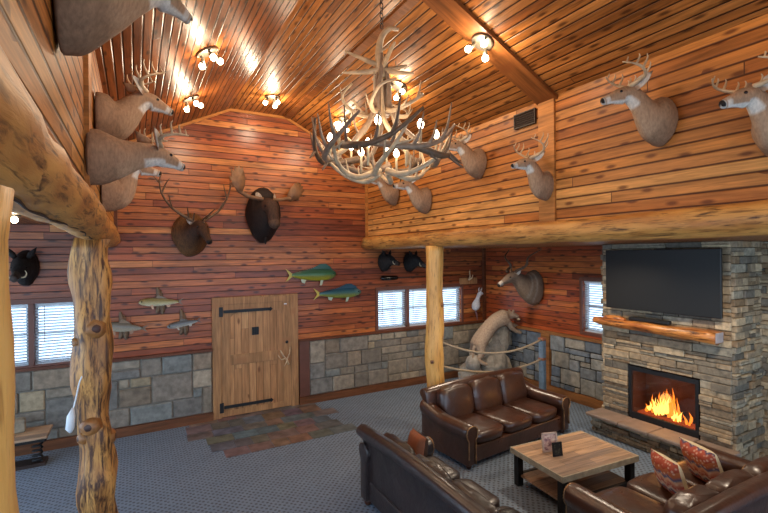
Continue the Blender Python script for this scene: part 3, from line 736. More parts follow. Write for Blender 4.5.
# ------------------------------------------------------------------ animal mounts
BR=c8(158,124,96); BRL=c8(188,154,122); BRD=c8(104,80,60); WH=c8(214,206,194); BK=c8(30,24,22); GR=c8(132,116,102)
def mixc(a,b,t): t=max(0,min(1,t)); return tuple(x*(1-t)+y*t for x,y in zip(a,b))
class Spine:
    """body of a shoulder mount: a chain of segments (length, pitch, yaw) with radii (lateral, vertical)"""
    def __init__(s,segs,radii,start=(0,0,0)):
        p=Vector(start); s.p=[p.copy()]; s.yaw=[0]; s.pit=[segs[0][1]]
        for L,pi_,ya in segs:
            d=Vector((math.cos(R(pi_))*math.cos(R(ya)),math.cos(R(pi_))*math.sin(R(ya)),math.sin(R(pi_)))); p=p+d*L; s.p.append(p.copy()); s.yaw.append(ya); s.pit.append(pi_)
        k=4; s.k=k; s.cp=cat(s.p,k); s.cy=lin(s.yaw,k); s.cpi=lin(s.pit,k); s.cr=lin(radii,k)
        # smooth pitch
        n=len(s.cp); sm=s.cpi[:]
        for _ in range(3): sm=[(sm[max(i-1,0)]+sm[i]+sm[min(i+1,n-1)])/3 for i in range(n)]
        s.cpi=sm; yy=s.cy[:]
        for _ in range(3): yy=[(yy[max(i-1,0)]+yy[i]+yy[min(i+1,n-1)])/3 for i in range(n)]
        s.cy=yy; rr=s.cr[:]
        for _ in range(2): rr=[tuple((a_+2*b_+c_)/4 for a_,b_,c_ in zip(rr[max(i-1,0)],rr[i],rr[min(i+1,n-1)])) for i in range(n)]
        s.cr=rr
    def frame(s,i):
        pi_,ya=R(s.cpi[i]),R(s.cy[i])
        d=Vector((math.cos(pi_)*math.cos(ya),math.cos(pi_)*math.sin(ya),math.sin(pi_))); side=Vector((-math.sin(ya),math.cos(ya),0)); n=d.cross(side)
        return d,side,n   # n points up
    def at(s,key,lat,ver,fwd=0):
        i=min(int(key*s.k),len(s.cp)-1); d,sd,n=s.frame(i); w,h=s.cr[i]
        return s.cp[i]+sd*(lat*w)+n*(ver*h)+d*fwd
    def mesh(s,colfn,n=20,fold=0,sd=0):
        m=MB(); rs=[];cols=[]
        for i in range(len(s.cp)):
            d,side,nn=s.frame(i); w,h=s.cr[i]; ring=[]
            for j in range(n):
                a_=2*PI*j/n; ca,sa=math.cos(a_),math.sin(a_)
                k=1+fold*noise.noise(Vector((ca*1.5+sd,sa*1.5,i*.25)))
                wv=w*(1-.18*max(0,-sa)) 
                ring.append(s.cp[i]+side*(ca*wv*k)+nn*(sa*h*k)); cols.append(colfn(i/s.k,ca,sa))
            rs.append(ring)
        m.rings(rs,True,0,cols); return m
def ear(p,d,side,up_,L,w,s):
    m=MB(); rs=[]
    dir_=(side*s*.42+up_*.78-d*.42).normalized(); nn=(d*.55+side*s*.75); nn=(nn-dir_*nn.dot(dir_)).normalized(); wd=dir_.cross(nn)
    for i in range(10):
        t=i/9; ww=w*math.sin(PI*min(1,t*.78+.2))**.8*(1-t**5)+.003; c_=p+dir_*L*t
        rs.append([c_+wd*(math.cos(2*PI*j/12)*ww)+nn*(math.sin(2*PI*j/12)*ww*.22+abs(math.cos(2*PI*j/12))*ww*.35) for j in range(12)])
    cols=[]
    for i in range(10):
        for j in range(12): cols.append(mixc(BR,WH,.75 if math.sin(2*PI*j/12)>.2 and 1<i<8 else .05) if i<8 else mixc(BR,BK,.5))
    return m.rings(rs,True,0,cols)
def rack(o,d,sd,up_,s,pts,tines,r0,mat_n=8):
    """antler: o base, frame d/sd/up ; pts in (fwd,lat,up); tines (index t, (fwd,lat,up) tip, radius)"""
    W=lambda v:o+d*v[0]+sd*(s*v[1])+up_*v[2]
    c_=cat([W(p) for p in pts],5); n=len(c_); m=MB().tube(c_,[r0*(1-.8*(i/(n-1))**1.2)+.002 for i in range(n)],mat_n,wob=.15)
    for t,tip,rr in tines:
        b=c_[min(n-1,int(t*(n-1)))]; tp=b+d*tip[0]+sd*(s*tip[1])+up_*tip[2]; md=b.lerp(tp,.55)+up_*(.02 if tip[2]>0 else 0)+d*(-.12*abs(tip[2]))
        cc=cat([b,md,tp],4); k=len(cc); m.tube(cc,[rr*(1-.85*(i/(k-1)))+.0015 for i in range(k)],6)
    return m
def deer(name,loc,rz,label,P=52,Hp=-18,yaw=0,sc=1,antl=1,spread=.2,seed=0,body=(.20,.28),tone=1.0,tines=4,al=1,chest=0,group=None):
    e=empty(name,loc,rz,label,'mounted animal head','whitetail head mounts',sc=sc)
    y=yaw
    sp=Spine([(.02,0,0),(.09,-2+chest,y*.05),(.11,12+chest*.6,y*.2),(.13,P,y*.45),(.13,P,y*.7),(.10,P*.72,y*.9),(.075,Hp*.6,y),(.07,Hp,y),(.07,Hp-4,y),(.062,Hp-6,y),(.03,Hp-8,y),(.012,Hp-8,y)],
      [(body[0]*.86,body[1]*.9),(body[0],body[1]),(body[0]*.98,body[1]*.98),(body[0]*.82,.20),(.112,.140),(.088,.112),(.086,.102),(.086,.098),(.068,.078),(.046,.055),(.038,.045),(.032,.038),(.012,.016)])
    f_=lambda c:tuple(min(1,x*tone) for x in c)
    def col(k,ca,sa):
        c_=mixc(BR,BRD,(-sa)*.35+.1) if k<3 else mixc(BR,BRL,max(0,-sa)*.4)
        c_=mixc(c_,BRD,.35*max(0,sa)) if k<5 else c_
        if 4.6<k<7.0 and sa<-.35: c_=mixc(c_,WH,.9)
        if 7.0<=k<9.6 and sa<-.55: c_=WH
        if 9.0<k<10.0: c_=mixc(c_,WH,.75 if sa<.4 else .3)
        if k>=10.4 and sa>-.6: c_=BK
        elif k>=10.2: c_=mixc(WH,BK,.3)
        if k<.9: c_=mixc(c_,BK,.45)
        if 7.0<k<8.2 and sa>.55: c_=mixc(c_,BRD,.4)
        return f_(c_)
    sp.mesh(col,22,.07,seed).build('hide',M['fur'],e,True)
    d,sd,up_=sp.frame(int(6.6*4))
    for s in (-1,1):
        ear(sp.at(6.1,s*.7,.55),d,sd,up_,.235,.06,s).build('ear',M['fur'],e,True)
        m=MB().ell(sp.at(7.5,s*.92,.38),(.017,.017,.015),10,6); m.build('eye',M['black'],e,True)
        if antl:
            q_=spread/.2
            pts=[(0,.0,0),(-.05,.07*q_,.06*al),(-.07,.16*q_,.12*al),(.0,.23*q_,.165*al),(.10,.235*q_,.19*al),(.20,.17*q_,.22*al)]
            tn_=[(.12,(.02,.0,.09),.009),(.40,(-.01,.02,.19*al),.011),(.60,(-.0,.01,.21*al),.011),(.78,(.0,.0,.16*al),.010),(.92,(.0,-.01,.09*al),.007)][:tines+1]
            rack(sp.at(6.7,s*.45,.85),d,sd,up_,s,pts,[(a_,b_,c_*1.25) for a_,b_,c_ in tn_],.023).build('antler',M['bonel'] if antl==1 else M['bone'],e,True)
    return e
N_='whitetail_head_mount'
WR=PI   # faces -X from the right wall
G=None
deer(N_,(XR-.01,2.45,4.26),WR,'whitetail buck mount, second from the right edge, high on the upper right wall',P=52,Hp=-12,yaw=-34,sc=.84,seed=1,tines=4,spread=.20,al=.72)
deer(N_,(XR-.01,1.53,3.95),WR,'large whitetail buck mount with white throat, cut off by the right edge',P=54,Hp=-14,yaw=-26,sc=.80,seed=2,spread=.25,al=.62)
deer(N_,(XR-.01,3.82,3.84),WR,'slender whitetail buck mount on the vertical board directly below the air vent',P=66,Hp=-8,yaw=-14,sc=.76,seed=3,body=(.15,.24),spread=.24,al=.95)
deer(N_,(XR-.01,5.05,4.34),WR,'whitetail mount just right of the antler chandelier on the upper right wall',P=52,Hp=-8,yaw=-10,sc=.80,seed=4,spread=.16,al=.8)
deer(N_,(XR-.01,6.42,3.95),WR,'greyish whitetail mount below the chandelier, right one of the two there',P=54,Hp=-4,yaw=-14,sc=.84,seed=5,spread=.14,al=.5,tines=2)
deer(N_,(XR-.01,7.50,4.20),WR,'whitetail mount below the chandelier, nearest to the far corner',P=54,Hp=0,yaw=-5,sc=.80,seed=6,spread=.12,al=.5,tines=2)
deer(N_,(XL+.01,2.45,4.21),0,'large grey deer mount at the top left, cut off by the top edge',P=36,Hp=-4,yaw=44,sc=.82,seed=7,body=(.26,.35),tone=.95,al=.9)
deer(N_,(XL+.01,4.66,4.23),0,'uppermost complete whitetail buck mount of the left wall cluster, looking right',P=52,Hp=-14,yaw=16,sc=.84,seed=8,spread=.14,tone=1.15,al=.8)
deer(N_,(XL+.01,3.78,3.72),0,'whitetail mount of the left wall cluster with long outstretched level neck',P=13,Hp=-12,yaw=30,sc=.80,seed=9,spread=.16,tone=1.2,body=(.17,.25),al=.6)
deer(N_,(XL+.01,5.35,3.68),0,'lowest whitetail mount of the left wall cluster, partly hidden behind the level-necked one',P=70,Hp=-10,yaw=6,sc=.80,seed=10,spread=.14,tone=1.3,body=(.17,.26),al=.6)
# --- elk
WB=-PI/2
def elk():
    e=empty('elk_head_mount',(.88,YB-.01,3.40),WB,'brown elk mount with wide branching antlers on the far wall','mounted animal head')
    y=24
    sp=Spine([(.03,0,0),(.10,0,0),(.12,4,y*.2),(.13,22,y*.5),(.12,24,y*.8),(.09,0,y),(.10,-38,y),(.12,-46,y),(.11,-46,y),(.05,-46,y),(.015,-46,y)],
      [(.30,.36),(.33,.39),(.31,.36),(.23,.27),(.14,.18),(.11,.135),(.10,.115),(.085,.09),(.06,.065),(.052,.055),(.045,.045),(.02,.02)])
    def col(k,ca,sa):
        c_=mixc(c8(128,88,50),c8(92,58,34),.5+.5*noise.noise(Vector((ca*3,sa*3,k))))
        if k>2.5: c_=mixc(c_,c8(70,44,28),min(1,(k-2.5)*.6))
        if k<1: c_=c8(146,104,62)
        if k>9.4: c_=BK
        return c_
    sp.mesh(col,24,.09,3).build('hide',M['darkfur'],e,True)
    d=Vector((math.cos(R(y*.5)),math.sin(R(y*.5)),0)); sd=Vector((-d.y,d.x,0)); U=Vector((0,0,1))
    for s in(-1,1):
        ear(sp.at(5.2,s*.7,.5),d,sd,U,.2,.045,s).build('ear',M['darkfur'],e,True)
        MB().ell(sp.at(6.6,s*.9,.4),(.02,.02,.018)).build('eye',M['black'],e,True)
        pts=[(0,0,0),(-.03,.16,.09),(-.06,.34,.22),(-.08,.48,.42),(-.04,.54,.62),(.02,.52,.80)]
        tn_=[(.05,(.28,.06,.12),.016),(.12,(.26,.10,.18),.016),(.42,(.16,.10,.20),.014),(.66,(.10,-.10,.24),.014),(.82,(-.06,.12,.14),.011)]
        rack(sp.at(5.4,s*.5,.8),d,sd,U,s,pts,tn_,.026).build('antler',M['boned'],e,True)
elk()
# --- moose
def moose():
    e=empty('moose_head_mount',(2.18,YB-.01,3.80),WB,'dark moose mount with broad palmate antlers on the far wall','mounted animal head')
    y=8
    sp=Spine([(.03,0,0),(.12,0,0),(.12,4,y*.2),(.12,30,y*.5),(.10,26,y*.8),(.09,-20,y),(.11,-60,y),(.10,-68,y),(.09,-72,y),(.06,-74,y),(.03,-74,y)],
      [(.30,.47),(.335,.54),(.32,.51),(.28,.41),(.23,.29),(.16,.19),(.135,.15),(.11,.115),(.105,.10),(.11,.10),(.095,.085),(.04,.04)])
    def col(k,ca,sa):
        c_=mixc(c8(50,34,28),c8(32,22,20),.5+.5*noise.noise(Vector((ca*3,sa*3,k))))
        if 5.0<k<8.6 and sa>-.3: c_=mixc(c_,c8(84,56,42),.6)
        if k>=8.6: c_=c8(92,68,54)
        return c_
    sp.mesh(col,24,.07,9).build('hide',M['darkfur'],e,True)
    m=MB().tube(cat([(.20,.0,-.36),(.22,.0,-.46),(.20,.0,-.56)],3),[.06,.05,.045,.04,.03,.02,.01],8,col=c8(36,24,20)); m.build('dewlap',M['darkfur'],e,True)
    d=Vector((math.cos(R(y)),math.sin(R(y)),0)); sd=Vector((-d.y,d.x,0)); U=Vector((0,0,1))
    for s in(-1,1):
        ear(sp.at(4.6,s*.6,.7),d,sd,U,.22,.06,s*.7).build('ear',M['darkfur'],e,True)
        MB().ell(sp.at(6.0,s*.92,.35),(.022,.022,.02)).build('eye',M['black'],e,True)
        o=sp.at(5.0,s*.6,.85)
        q_=(-.05,.19,.19) if s<0 else (-.05,.26,.07)
        m=MB(); W=lambda v:o+d*v[0]+sd*(s*v[1])+U*v[2]
        # beam then palm as a lobed, cupped plate with thickness
        pc=W((-.04,.46,.30)) if s<0 else W((-.04,.47,.17))
        ax=(U*.96+sd*s*.06).normalized() if s<0 else (U*.7+sd*s*.55).normalized()
        sdp=(sd*s-ax*(sd*s).dot(ax)).normalized(); nn=ax.cross(sdp).normalized()
        base=pc-ax*.17
        cc=cat([o,W((-.03,.16,.02)),W((-.04,.30,.05)),base],5); m.tube(cc,[.034+.004*i/len(cc) for i in range(len(cc))],9,wob=.15)
        out=[(-.05,-.20),(-.11,-.08),(-.13,.04),(-.11,.15),(-.07,.245),(-.045,.20),(-.01,.275),(.02,.21),(.06,.265),(.075,.17),(.135,.20),(.11,.08),(.17,.07),(.115,-.01),(.15,-.07),(.08,-.09),(.04,-.19)]
        for side_ in (1,):
            top=[pc+sdp*x+ax*z+nn*(.013+(x*x+z*z)*1.1) for x,z in out]; bot=[pc+sdp*x+ax*z+nn*(-.013+(x*x+z*z)*1.1) for x,z in out]
            n=len(out); vs=top+bot+[pc+nn*.013,pc-nn*.013]
            fs=[(i,(i+1)%n,2*n) for i in range(n)]+[(n+(i+1)%n,n+i,2*n+1) for i in range(n)]+[((i+1)%n,i,n+i,n+(i+1)%n) for i in range(n)]
            m.add(vs,fs)
        m.build('antler',M['boneg'],e,True)
moose()
# --- kudu
def kudu():
    e=empty('kudu_head_mount',(X2-.01,7.06,2.24),WR,'grey-brown kudu mount with long spiral horns on the right wall of the alcove','mounted animal head',sc=1.04)
    y=-4
    G1=c8(140,116,94); G2=c8(104,84,70)
    sp=Spine([(.03,0,0),(.12,2,0),(.14,10,y*.2),(.15,36,y*.5),(.15,36,y*.7),(.12,24,y),(.10,-14,y),(.10,-24,y),(.10,-26,y),(.09,-26,y),(.03,-28,y),(.012,-28,y)],
      [(.22,.36),(.25,.39),(.24,.36),(.18,.27),(.13,.19),(.10,.14),(.09,.12),(.08,.10),(.065,.08),(.045,.055),(.04,.045),(.035,.04),(.015,.02)])
    def col(k,ca,sa):
        c_=mixc(G1,G2,.5+.4*sa)
        if k<.8: c_=mixc(c_,BK,.4)
        if 1<k<4 and math.sin(k*9)>.9: c_=mixc(c_,WH,.15)
        if k>9: c_=mixc(c_,WH,.4)
        if k>10.4: c_=BK
        if sa<-.8 and k>2: c_=mixc(c_,BRD,.5)
        return c_
    sp.mesh(col,22,.06,5).build('hide',M['fur'],e,True)
    d,sd,U=sp.frame(26)
    d=Vector((.9,-.1,.1)); sd=Vector((0,1,0)); U=Vector((0,0,1))
    for s in(-1,1):
        ear(sp.at(6,s*.7,.5),d,sd,U,.17,.05,s).build('ear',M['fur'],e,True)
        MB().ell(sp.at(7.3,s*.92,.38),(.018,.018,.016)).build('eye',M['black'],e,True)
        o=sp.at(6.4,s*.4,.85); pts=[]
        for i in range(40):
            t=i/39; ax=o+U*(.52*t)+sd*(s*(.08+.34*t))+d*(-.34*t+.04); rr=.075*(1-t*.5)*min(1,t*5); an=t*2.6*PI*1.0+(PI if s>0 else 0)
            pts.append(ax+(sd*s*math.cos(an*s)+d*math.sin(an*s))*rr)
        MB().tube(pts,[.030*(1-.82*i/39)+.003 for i in range(40)],8).build('horn',M['horn'],e,True)
kudu()
# --- boars
def boar(loc,rz,label,P,Hp,yaw,sc,front=False):
    e=empty('boar_head_mount',loc,rz,label,'mounted animal head','boar head mounts',sc=sc); y=yaw
    sp=Spine([(.02,0,0),(.09,0,y*.2),(.09,P,y*.5),(.09,P,y*.8),(.09,Hp,y),(.09,Hp,y),(.08,Hp,y),(.07,Hp,y),(.02,Hp,y)],
      [(.16,.25),(.175,.27),(.165,.25),(.15,.21),(.125,.165),(.095,.12),(.068,.082),(.055,.062),(.05,.055),(.045,.048)])
    def col(k,ca,sa):
        c_=mixc(c8(44,38,36),c8(24,22,22),.5+.5*noise.noise(Vector((ca*4,sa*4,k*1.5))))
        if k>6.5: c_=mixc(c_,c8(104,90,80),.35)
        if k>8.3: c_=c8(70,56,50)
        return c_
    sp.mesh(col,18,.14,loc[0]).build('hide',M['darkfur'],e,True)
    d,sd,U=sp.frame(16)
    for s in(-1,1):
        p=sp.at(3.9,s*.6,.8); dr=(U*.8+sd*s*.5-d*.1).normalized(); 
        MB().tube([p,p+dr*.06,p+dr*.13,p+dr*.19],[.03,.045,.028,.004],8,col=c8(34,28,26)).build('ear',M['darkfur'],e,True)
        MB().ell(sp.at(5.2,s*.9,.4),(.012,.012,.012)).build('eye',M['black'],e,True)
        a_=sp.at(6.9,s*.95,-.5); MB().tube(cat([a_,a_+sd*s*.045+U*.01,a_+sd*s*.065+U*.06,a_+sd*s*.045+U*.10],3),[.012]*4+[.010,.009,.008,.006,.004,.002],6).build('tusk',M['tusk'],e,True)
boar((4.86,YB-.01,2.85),WB,'black boar head mount, left one of the pair above the alcove window',18,-18,24,.80)
boar((5.53,YB-.01,2.83),WB,'black boar head mount nearer the log post, right one of the pair above the window',14,-26,28,.84)
boar((-1.47,YB-.01,2.86),WB,'boar head mount with white tusks above the left window',4,-28,-6,1.0)
# --- fish
def fish(name,x,z,L,H,label,cols,tilt=0,wood=True,flip=1,fork=.5,group=None,dorsal=None,wx=0,catg='mounted fish'):
    e=empty(name,(x,YB-.001,z),0,label,catg,group); y0=-.085 if wood else -.05
    if wood:
        m=MB(); m.tube(cat([(wx-.03,-.03,-.2),(wx+.01,-.035,-.05),(wx,-.03,.1),(wx-.02,-.03,.26)],4),[.02,.03,.035,.04,.045,.045,.04,.045,.04,.035,.03,.025,.012],8,wob=.4)
        m.tube(cat([(wx+.06,-.03,-.22),(wx+.05,-.035,0),(wx+.03,-.03,.2)],4),[.015,.03,.05,.05,.04,.03,.025,.02,.01],8,wob=.4); m.build('driftwood',M['drift'],e,True)
    T=Matrix.Rotation(-R(tilt)*1,3,'Y')
    N=16; rs=[];cc=[]
    for i in range(N+1):
        t=i/N; h=H/2*(math.sin(PI*min(1,t**.7*.93+.035))**.75)*(1 if t<.85 else 1)+.004
        h=max(h,H*.09) if t>.8 else h
        xx=flip*(L*(.5-t)); bend=.02*math.sin(t*4)
        ring=[]
        for j in range(14):
            an=2*PI*j/14; ring.append(T@Vector((xx,y0+math.cos(an)*h*.42+bend,math.sin(an)*h+cols.get('arch',0)*math.sin(PI*t)))); s_=math.sin(an)
            c_=mixc(cols['mid'],cols['top'],max(0,s_)*1.6) if s_>0 else mixc(cols['mid'],cols['bot'],-s_*1.4)
            if t<.14: c_=mixc(c_,cols['head'],.5)
            cc.append(c_)
        rs.append(ring)
    if flip<0: pass
    m=MB().rings(rs if flip<0 else rs,True,0,cc); m.build('body',M['fish'],e,True)
    def fin(nm,pts,c_,th=.006):
        P_=[T@Vector((flip*px,y0,pz)) for px,pz in pts]; MB().prism([p-Vector((0,th/2,0)) for p in P_],(0,th,0),0,c_).build(nm,M['fish'],e)
    fin('tail_fin',[(-L*.44,.0+H*.09),(-L*.5,H*.16),(-L*(.5+.13),H*fork*1.05),(-L*(.5+.045),0),(-L*(.5+.13),-H*fork),(-L*.5,-H*.16),(-L*.44,-H*.09)],cols['tail'])
    if dorsal: fin('dorsal_fin',dorsal,cols['top'],.008)
    else: fin('dorsal_fin',[(.10*L,H*.46),(.02*L,H*.85),(-.12*L,H*.62),(-.2*L,H*.42)],cols['tail'])
    fin('pectoral_fin',[(L*.22,-H*.30),(L*.17,-H*.85),(L*.12,-H*.88),(L*.15,-H*.3)],cols['fin'])
    fin('anal_fin',[(-L*.18,-H*.38),(-L*.22,-H*.68),(-L*.28,-H*.6),(-L*.30,-H*.3)],cols['fin'])
    MB().ell(T@Vector((flip*L*.43,y0-H*.13,H*.06)),(.012,.008,.012),8,5).build('eye',M['black'],e,True)
MH=dict(top=c8(24,74,62),mid=c8(54,104,56),bot=c8(158,148,40),head=c8(50,90,70),tail=c8(176,158,48),fin=c8(170,180,150),arch=0)
D1=[(.42,.06),(.36,.15),(.25,.22),(.14,.22),(-.05,.13),(-.25,.085),(-.40,.055),(-.40,.02),(.3,.03)]
fish('mounted_mahi_mahi',3.22,2.62,.96,.26,'green and yellow mahi-mahi fish mount, upper one of the pair on the far wall',MH,0,False,1,.5,None,[(a*1.0,b) for a,b in D1])
MH2=dict(top=c8(20,66,88),mid=c8(56,100,96),bot=c8(140,146,60),head=c8(80,116,112),tail=c8(190,170,50),fin=c8(170,190,170),arch=0)
fish('mounted_mahi_mahi',3.80,2.215,.96,.22,'blue and yellow mahi-mahi fish mount, lower one of the pair on the far wall',MH2,0,False,1,.55,None,[(a,b*.85) for a,b in D1])
WE=dict(top=c8(96,84,40),mid=c8(150,134,74),bot=c8(206,196,164),head=c8(150,130,84),tail=c8(110,86,56),fin=c8(196,150,112))
fish('mounted_walleye',.36,2.23,.62,.14,'yellowish fish mount on driftwood, uppermost of the three left of the door',WE,-2,True,-1,.45)
TR=dict(top=c8(84,80,72),mid=c8(128,120,106),bot=c8(170,158,136),head=c8(100,90,76),tail=c8(120,96,70),fin=c8(160,120,90))
fish('mounted_trout',-.20,1.84,.62,.16,'grey fish mount on driftwood beside the knobbly log post, lowest left of the three',TR,-8,True,-1,.4)
TR2=dict(top=c8(60,62,66),mid=c8(104,104,104),bot=c8(180,176,166),head=c8(110,112,112),tail=c8(84,72,62),fin=c8(180,170,150))
fish('mounted_pike',.73,1.82,.50,.11,'slim dark grey fish mount on driftwood nearest to the door',TR2,8,True,-1,.45)
# --- weasel-like white mount and small antlers by the corner
e=empty('small_animal_mount',(7.48,YB-.01,1.70),0,'small white animal mount hanging on the far wall at the alcove corner','mounted animal')
m=MB().tube(cat([(-.02,-.08,-.10),(-.04,-.12,.0),(.0,-.12,.14),(.06,-.12,.26),(.10,-.14,.33),(.17,-.16,.30)],4),[.02,.05,.08,.095,.105,.11,.10,.085,.07,.06,.052,.05,.05,.055,.055,.05,.045,.035,.03,.02,.008],12,col=c8(206,204,208)); m.build('body',M['fur'],e,True)
MB().tube(cat([(-.02,-.08,-.08),(.03,-.07,-.22),(.07,-.05,-.36)],4),[.028,.026,.024,.022,.02,.017,.014,.01,.006],8,col=c8(150,110,110)).build('tail',M['fur'],e,True)
for s in(-1,1): MB().tube([(.09,-.13+s*.03,.36),(.10,-.13+s*.05,.43),(.12,-.13+s*.05,.47)],[.015,.02,.005],7,col=c8(190,180,180)).build('ear',M['fur'],e,True)
e=empty('antler_plaque',(7.30,YB-.01,2.36),0,'small pale antler on a wooden plaque above the white mount','antler')
MB().box((0,-.012,-.02),(.56,.024,.16),bev=.008).build('plaque',M['doorf'],e)
MB().tube(cat([(.0,-.03,.0),(.0,-.08,.10),(-.02,-.09,.2),(.0,-.08,.27)],4),[.02]*6+[.015]*4+[.006]*3,7).build('antler',M['bonel'],e,True)
MB().tube(cat([(.0,-.03,.0),(.06,-.08,.06),(.08,-.09,.14)],4),[.018]*5+[.01]*3+[.005],7).build('antler',M['bonel'],e,True)
e=empty('wall_paddle',(5.28,YB-.01,2.49),0,'long thin dark paddle with a black blade on the wall above the window','paddle')
MB().tube(cat([(-.50,-.03,0),(-.42,-.03,0),(-.25,-.03,0),(-.10,-.03,.0),(-.04,-.03,0)],4),[.01,.03,.045,.05,.052,.054,.055,.055,.054,.053,.052,.05,.045,.04,.03,.02,.014],10).build('blade',M['black'],e,True)
MB().tube([(-.05,-.03,0),(.6,-.03,.01),(1.75,-.03,.02)],[.014,.012,.010],8).build('shaft',M['knot'],e,True)
# ------------------------------------------------------------------ cougar on the rocks
rk=empty('rock_ledge',(7.02,7.75,0),0,'tall pile of weathered boulders under the cougar behind the ropes','rocks')
def boulder(c,r_,sd,col):
    m=MB(); m.ell((0,0,0),r_,18,12,fn=lambda p:p*(1+.30*noise.noise(p*2.6+Vector((sd,sd*2,0)))+.12*noise.noise(p*9+Vector((sd,0,0)))),col=col)
    m.v=[(x+c[0],y+c[1],max(z+c[2],0.0)) for x,y,z in m.v]; return m.build('boulder',M['stone'],rk)
for i,(c,r_) in enumerate([((-.42,-.0,.28),(.36,.30,.34)),((.02,-.10,.40),(.36,.32,.44)),((.34,.0,.34),(.34,.32,.36)),((-.18,.05,.72),(.26,.24,.28)),((.22,.0,.86),(.26,.22,.32)),((.40,-.05,1.06),(.20,.18,.30)),((.05,.1,.98),(.20,.2,.22)),((-.52,-.15,.62),(.17,.18,.18)),((.05,-.32,.16),(.22,.18,.2))]):
    boulder(c,r_,i*1.7,pick([c8(180,168,150),c8(160,152,140),c8(196,180,156)]))
def skin(name,nodes,edges,mat,parent,sub=2,col=None):
    me=bpy.data.meshes.new(name); me.from_pydata([n[0] for n in nodes],edges,[]); o=bpy.data.objects.new(name,me); COL.objects.link(o); o.parent=parent
    sk=o.modifiers.new('skin','SKIN')
    for i,n in enumerate(nodes): me.skin_vertices[0].data[i].radius=(n[1],n[2] if len(n)>2 else n[1])
    me.skin_vertices[0].data[0].use_root=True
    sk.use_smooth_shade=True
    su=o.modifiers.new('s','SUBSURF'); su.levels=sub; su.render_levels=sub
    me.materials.append(mat); return o
q=NT('tawny_cougar_fur'); p=q.obj(); sp_=q.node('ShaderNodeSeparateXYZ'); q.put(sp_.inputs[0],p)
nz=q.noise(q.vmul(p,(1,1,1)),30,3); q.set(q.mix(1,q.mix(q.ramp(nz,[(.3,0),(.7,1)]),c8(138,116,98),c8(170,148,126)),(1,1,1),'MULTIPLY'),.85,0,.2); q.bump(nz,.3,.005); M['cougar']=q.m
cg=empty('mounted_cougar',(7.02,7.75,0),0,'tawny cougar mount climbing down over the boulders in the alcove corner','mounted animal')
B=[((-.30,-.16,1.12),.155),((-.16,-.16,1.30),.15),((.02,-.16,1.45),.14),((.20,-.17,1.56),.145),((.34,-.18,1.60),.125),((.46,-.20,1.60),.09),((.56,-.23,1.60),.088),((.66,-.27,1.56),.055),((.70,-.29,1.54),.04),   #0-8 spine/head
   ((-.40,-.20,.98),.12),((-.42,-.28,.82),.075),((-.50,-.26,.70),.05),((-.42,-.34,.62),.045),((-.34,-.38,.60),.035),   #9-13 near hind
   ((-.38,-.02,.98),.11),((-.40,.04,.82),.07),((-.46,.02,.70),.05),((-.36,.0,.64),.045),       #14-17 far hind
   ((.38,-.26,1.48),.085),((.44,-.28,1.34),.06),((.58,-.30,1.24),.045),((.68,-.32,1.20),.042),((.74,-.33,1.18),.035),  #18-22 near fore
   ((.36,-.08,1.48),.08),((.52,-.08,1.42),.055),((.68,-.12,1.36),.042),((.80,-.16,1.30),.04),   #23-26 far fore
   ((-.42,-.14,1.06),.06),((-.55,-.16,.92),.032),((-.60,-.2,.72),.028),((-.58,-.22,.52),.027),((-.50,-.26,.38),.026),((-.44,-.3,.36),.02)]  #27-32 tail
E_=[(i,i+1) for i in range(8)]+[(0,9),(9,10),(10,11),(11,12),(12,13),(0,14),(14,15),(15,16),(16,17),(3,18),(18,19),(19,20),(20,21),(21,22),(3,23),(23,24),(24,25),(25,26),(0,27),(27,28),(28,29),(29,30),(30,31),(31,32)]
skin('body',[(p_,r_*(1.18 if k_ in (0,1,2,3,4,9,14,18) else 1.05)) for k_,(p_,r_) in enumerate(B)],E_,M['cougar'],cg)
for s in(-1,1): MB().tube([(.54,-.22+s*.06,1.66),(.535,-.22+s*.065,1.71),(.53,-.22+s*.07,1.73)],[.03,.024,.006],8).build('ear',M['cougar'],cg,True)
for s in(-1,1): MB().ell((.625,-.25+s*.052,1.60),(.012,.012,.012),8,5).build('eye',M['black'],cg,True)
MB().ell((.725,-.298,1.55),(.016,.02,.013),8,5).build('nose',M['knot'],cg,True)
MB().ell((.69,-.285,1.50),(.045,.04,.03),10,6).build('chin',M['cream'],cg,True)
# ------------------------------------------------------------------ air vent
v=empty('air_vent',(XR-.005,4.165,4.76),0,'dark slatted air vent near the top of the upper right wall','vent')
m=MB(); m.bb(-.02,0,-.18,.18,-.095,.095); m.build('vent_backing',M['shade'],v)
m=MB()
for i in range(6): m.box((-.026,0,-.072+i*.029),(.012,.33,.008),m=Matrix.Rotation(R(30),3,'Y'))
for a_,b_,c_,d_ in((-.18,.18,-.095,-.083),(-.18,.18,.083,.095),(-.18,-.168,-.083,.083),(.168,.18,-.083,.083)): m.bb(-.034,-.02,a_,b_,c_,d_)
m.build('vent_grille',plain('dark_bronze',c8(58,42,30),.5,0,.2),v)
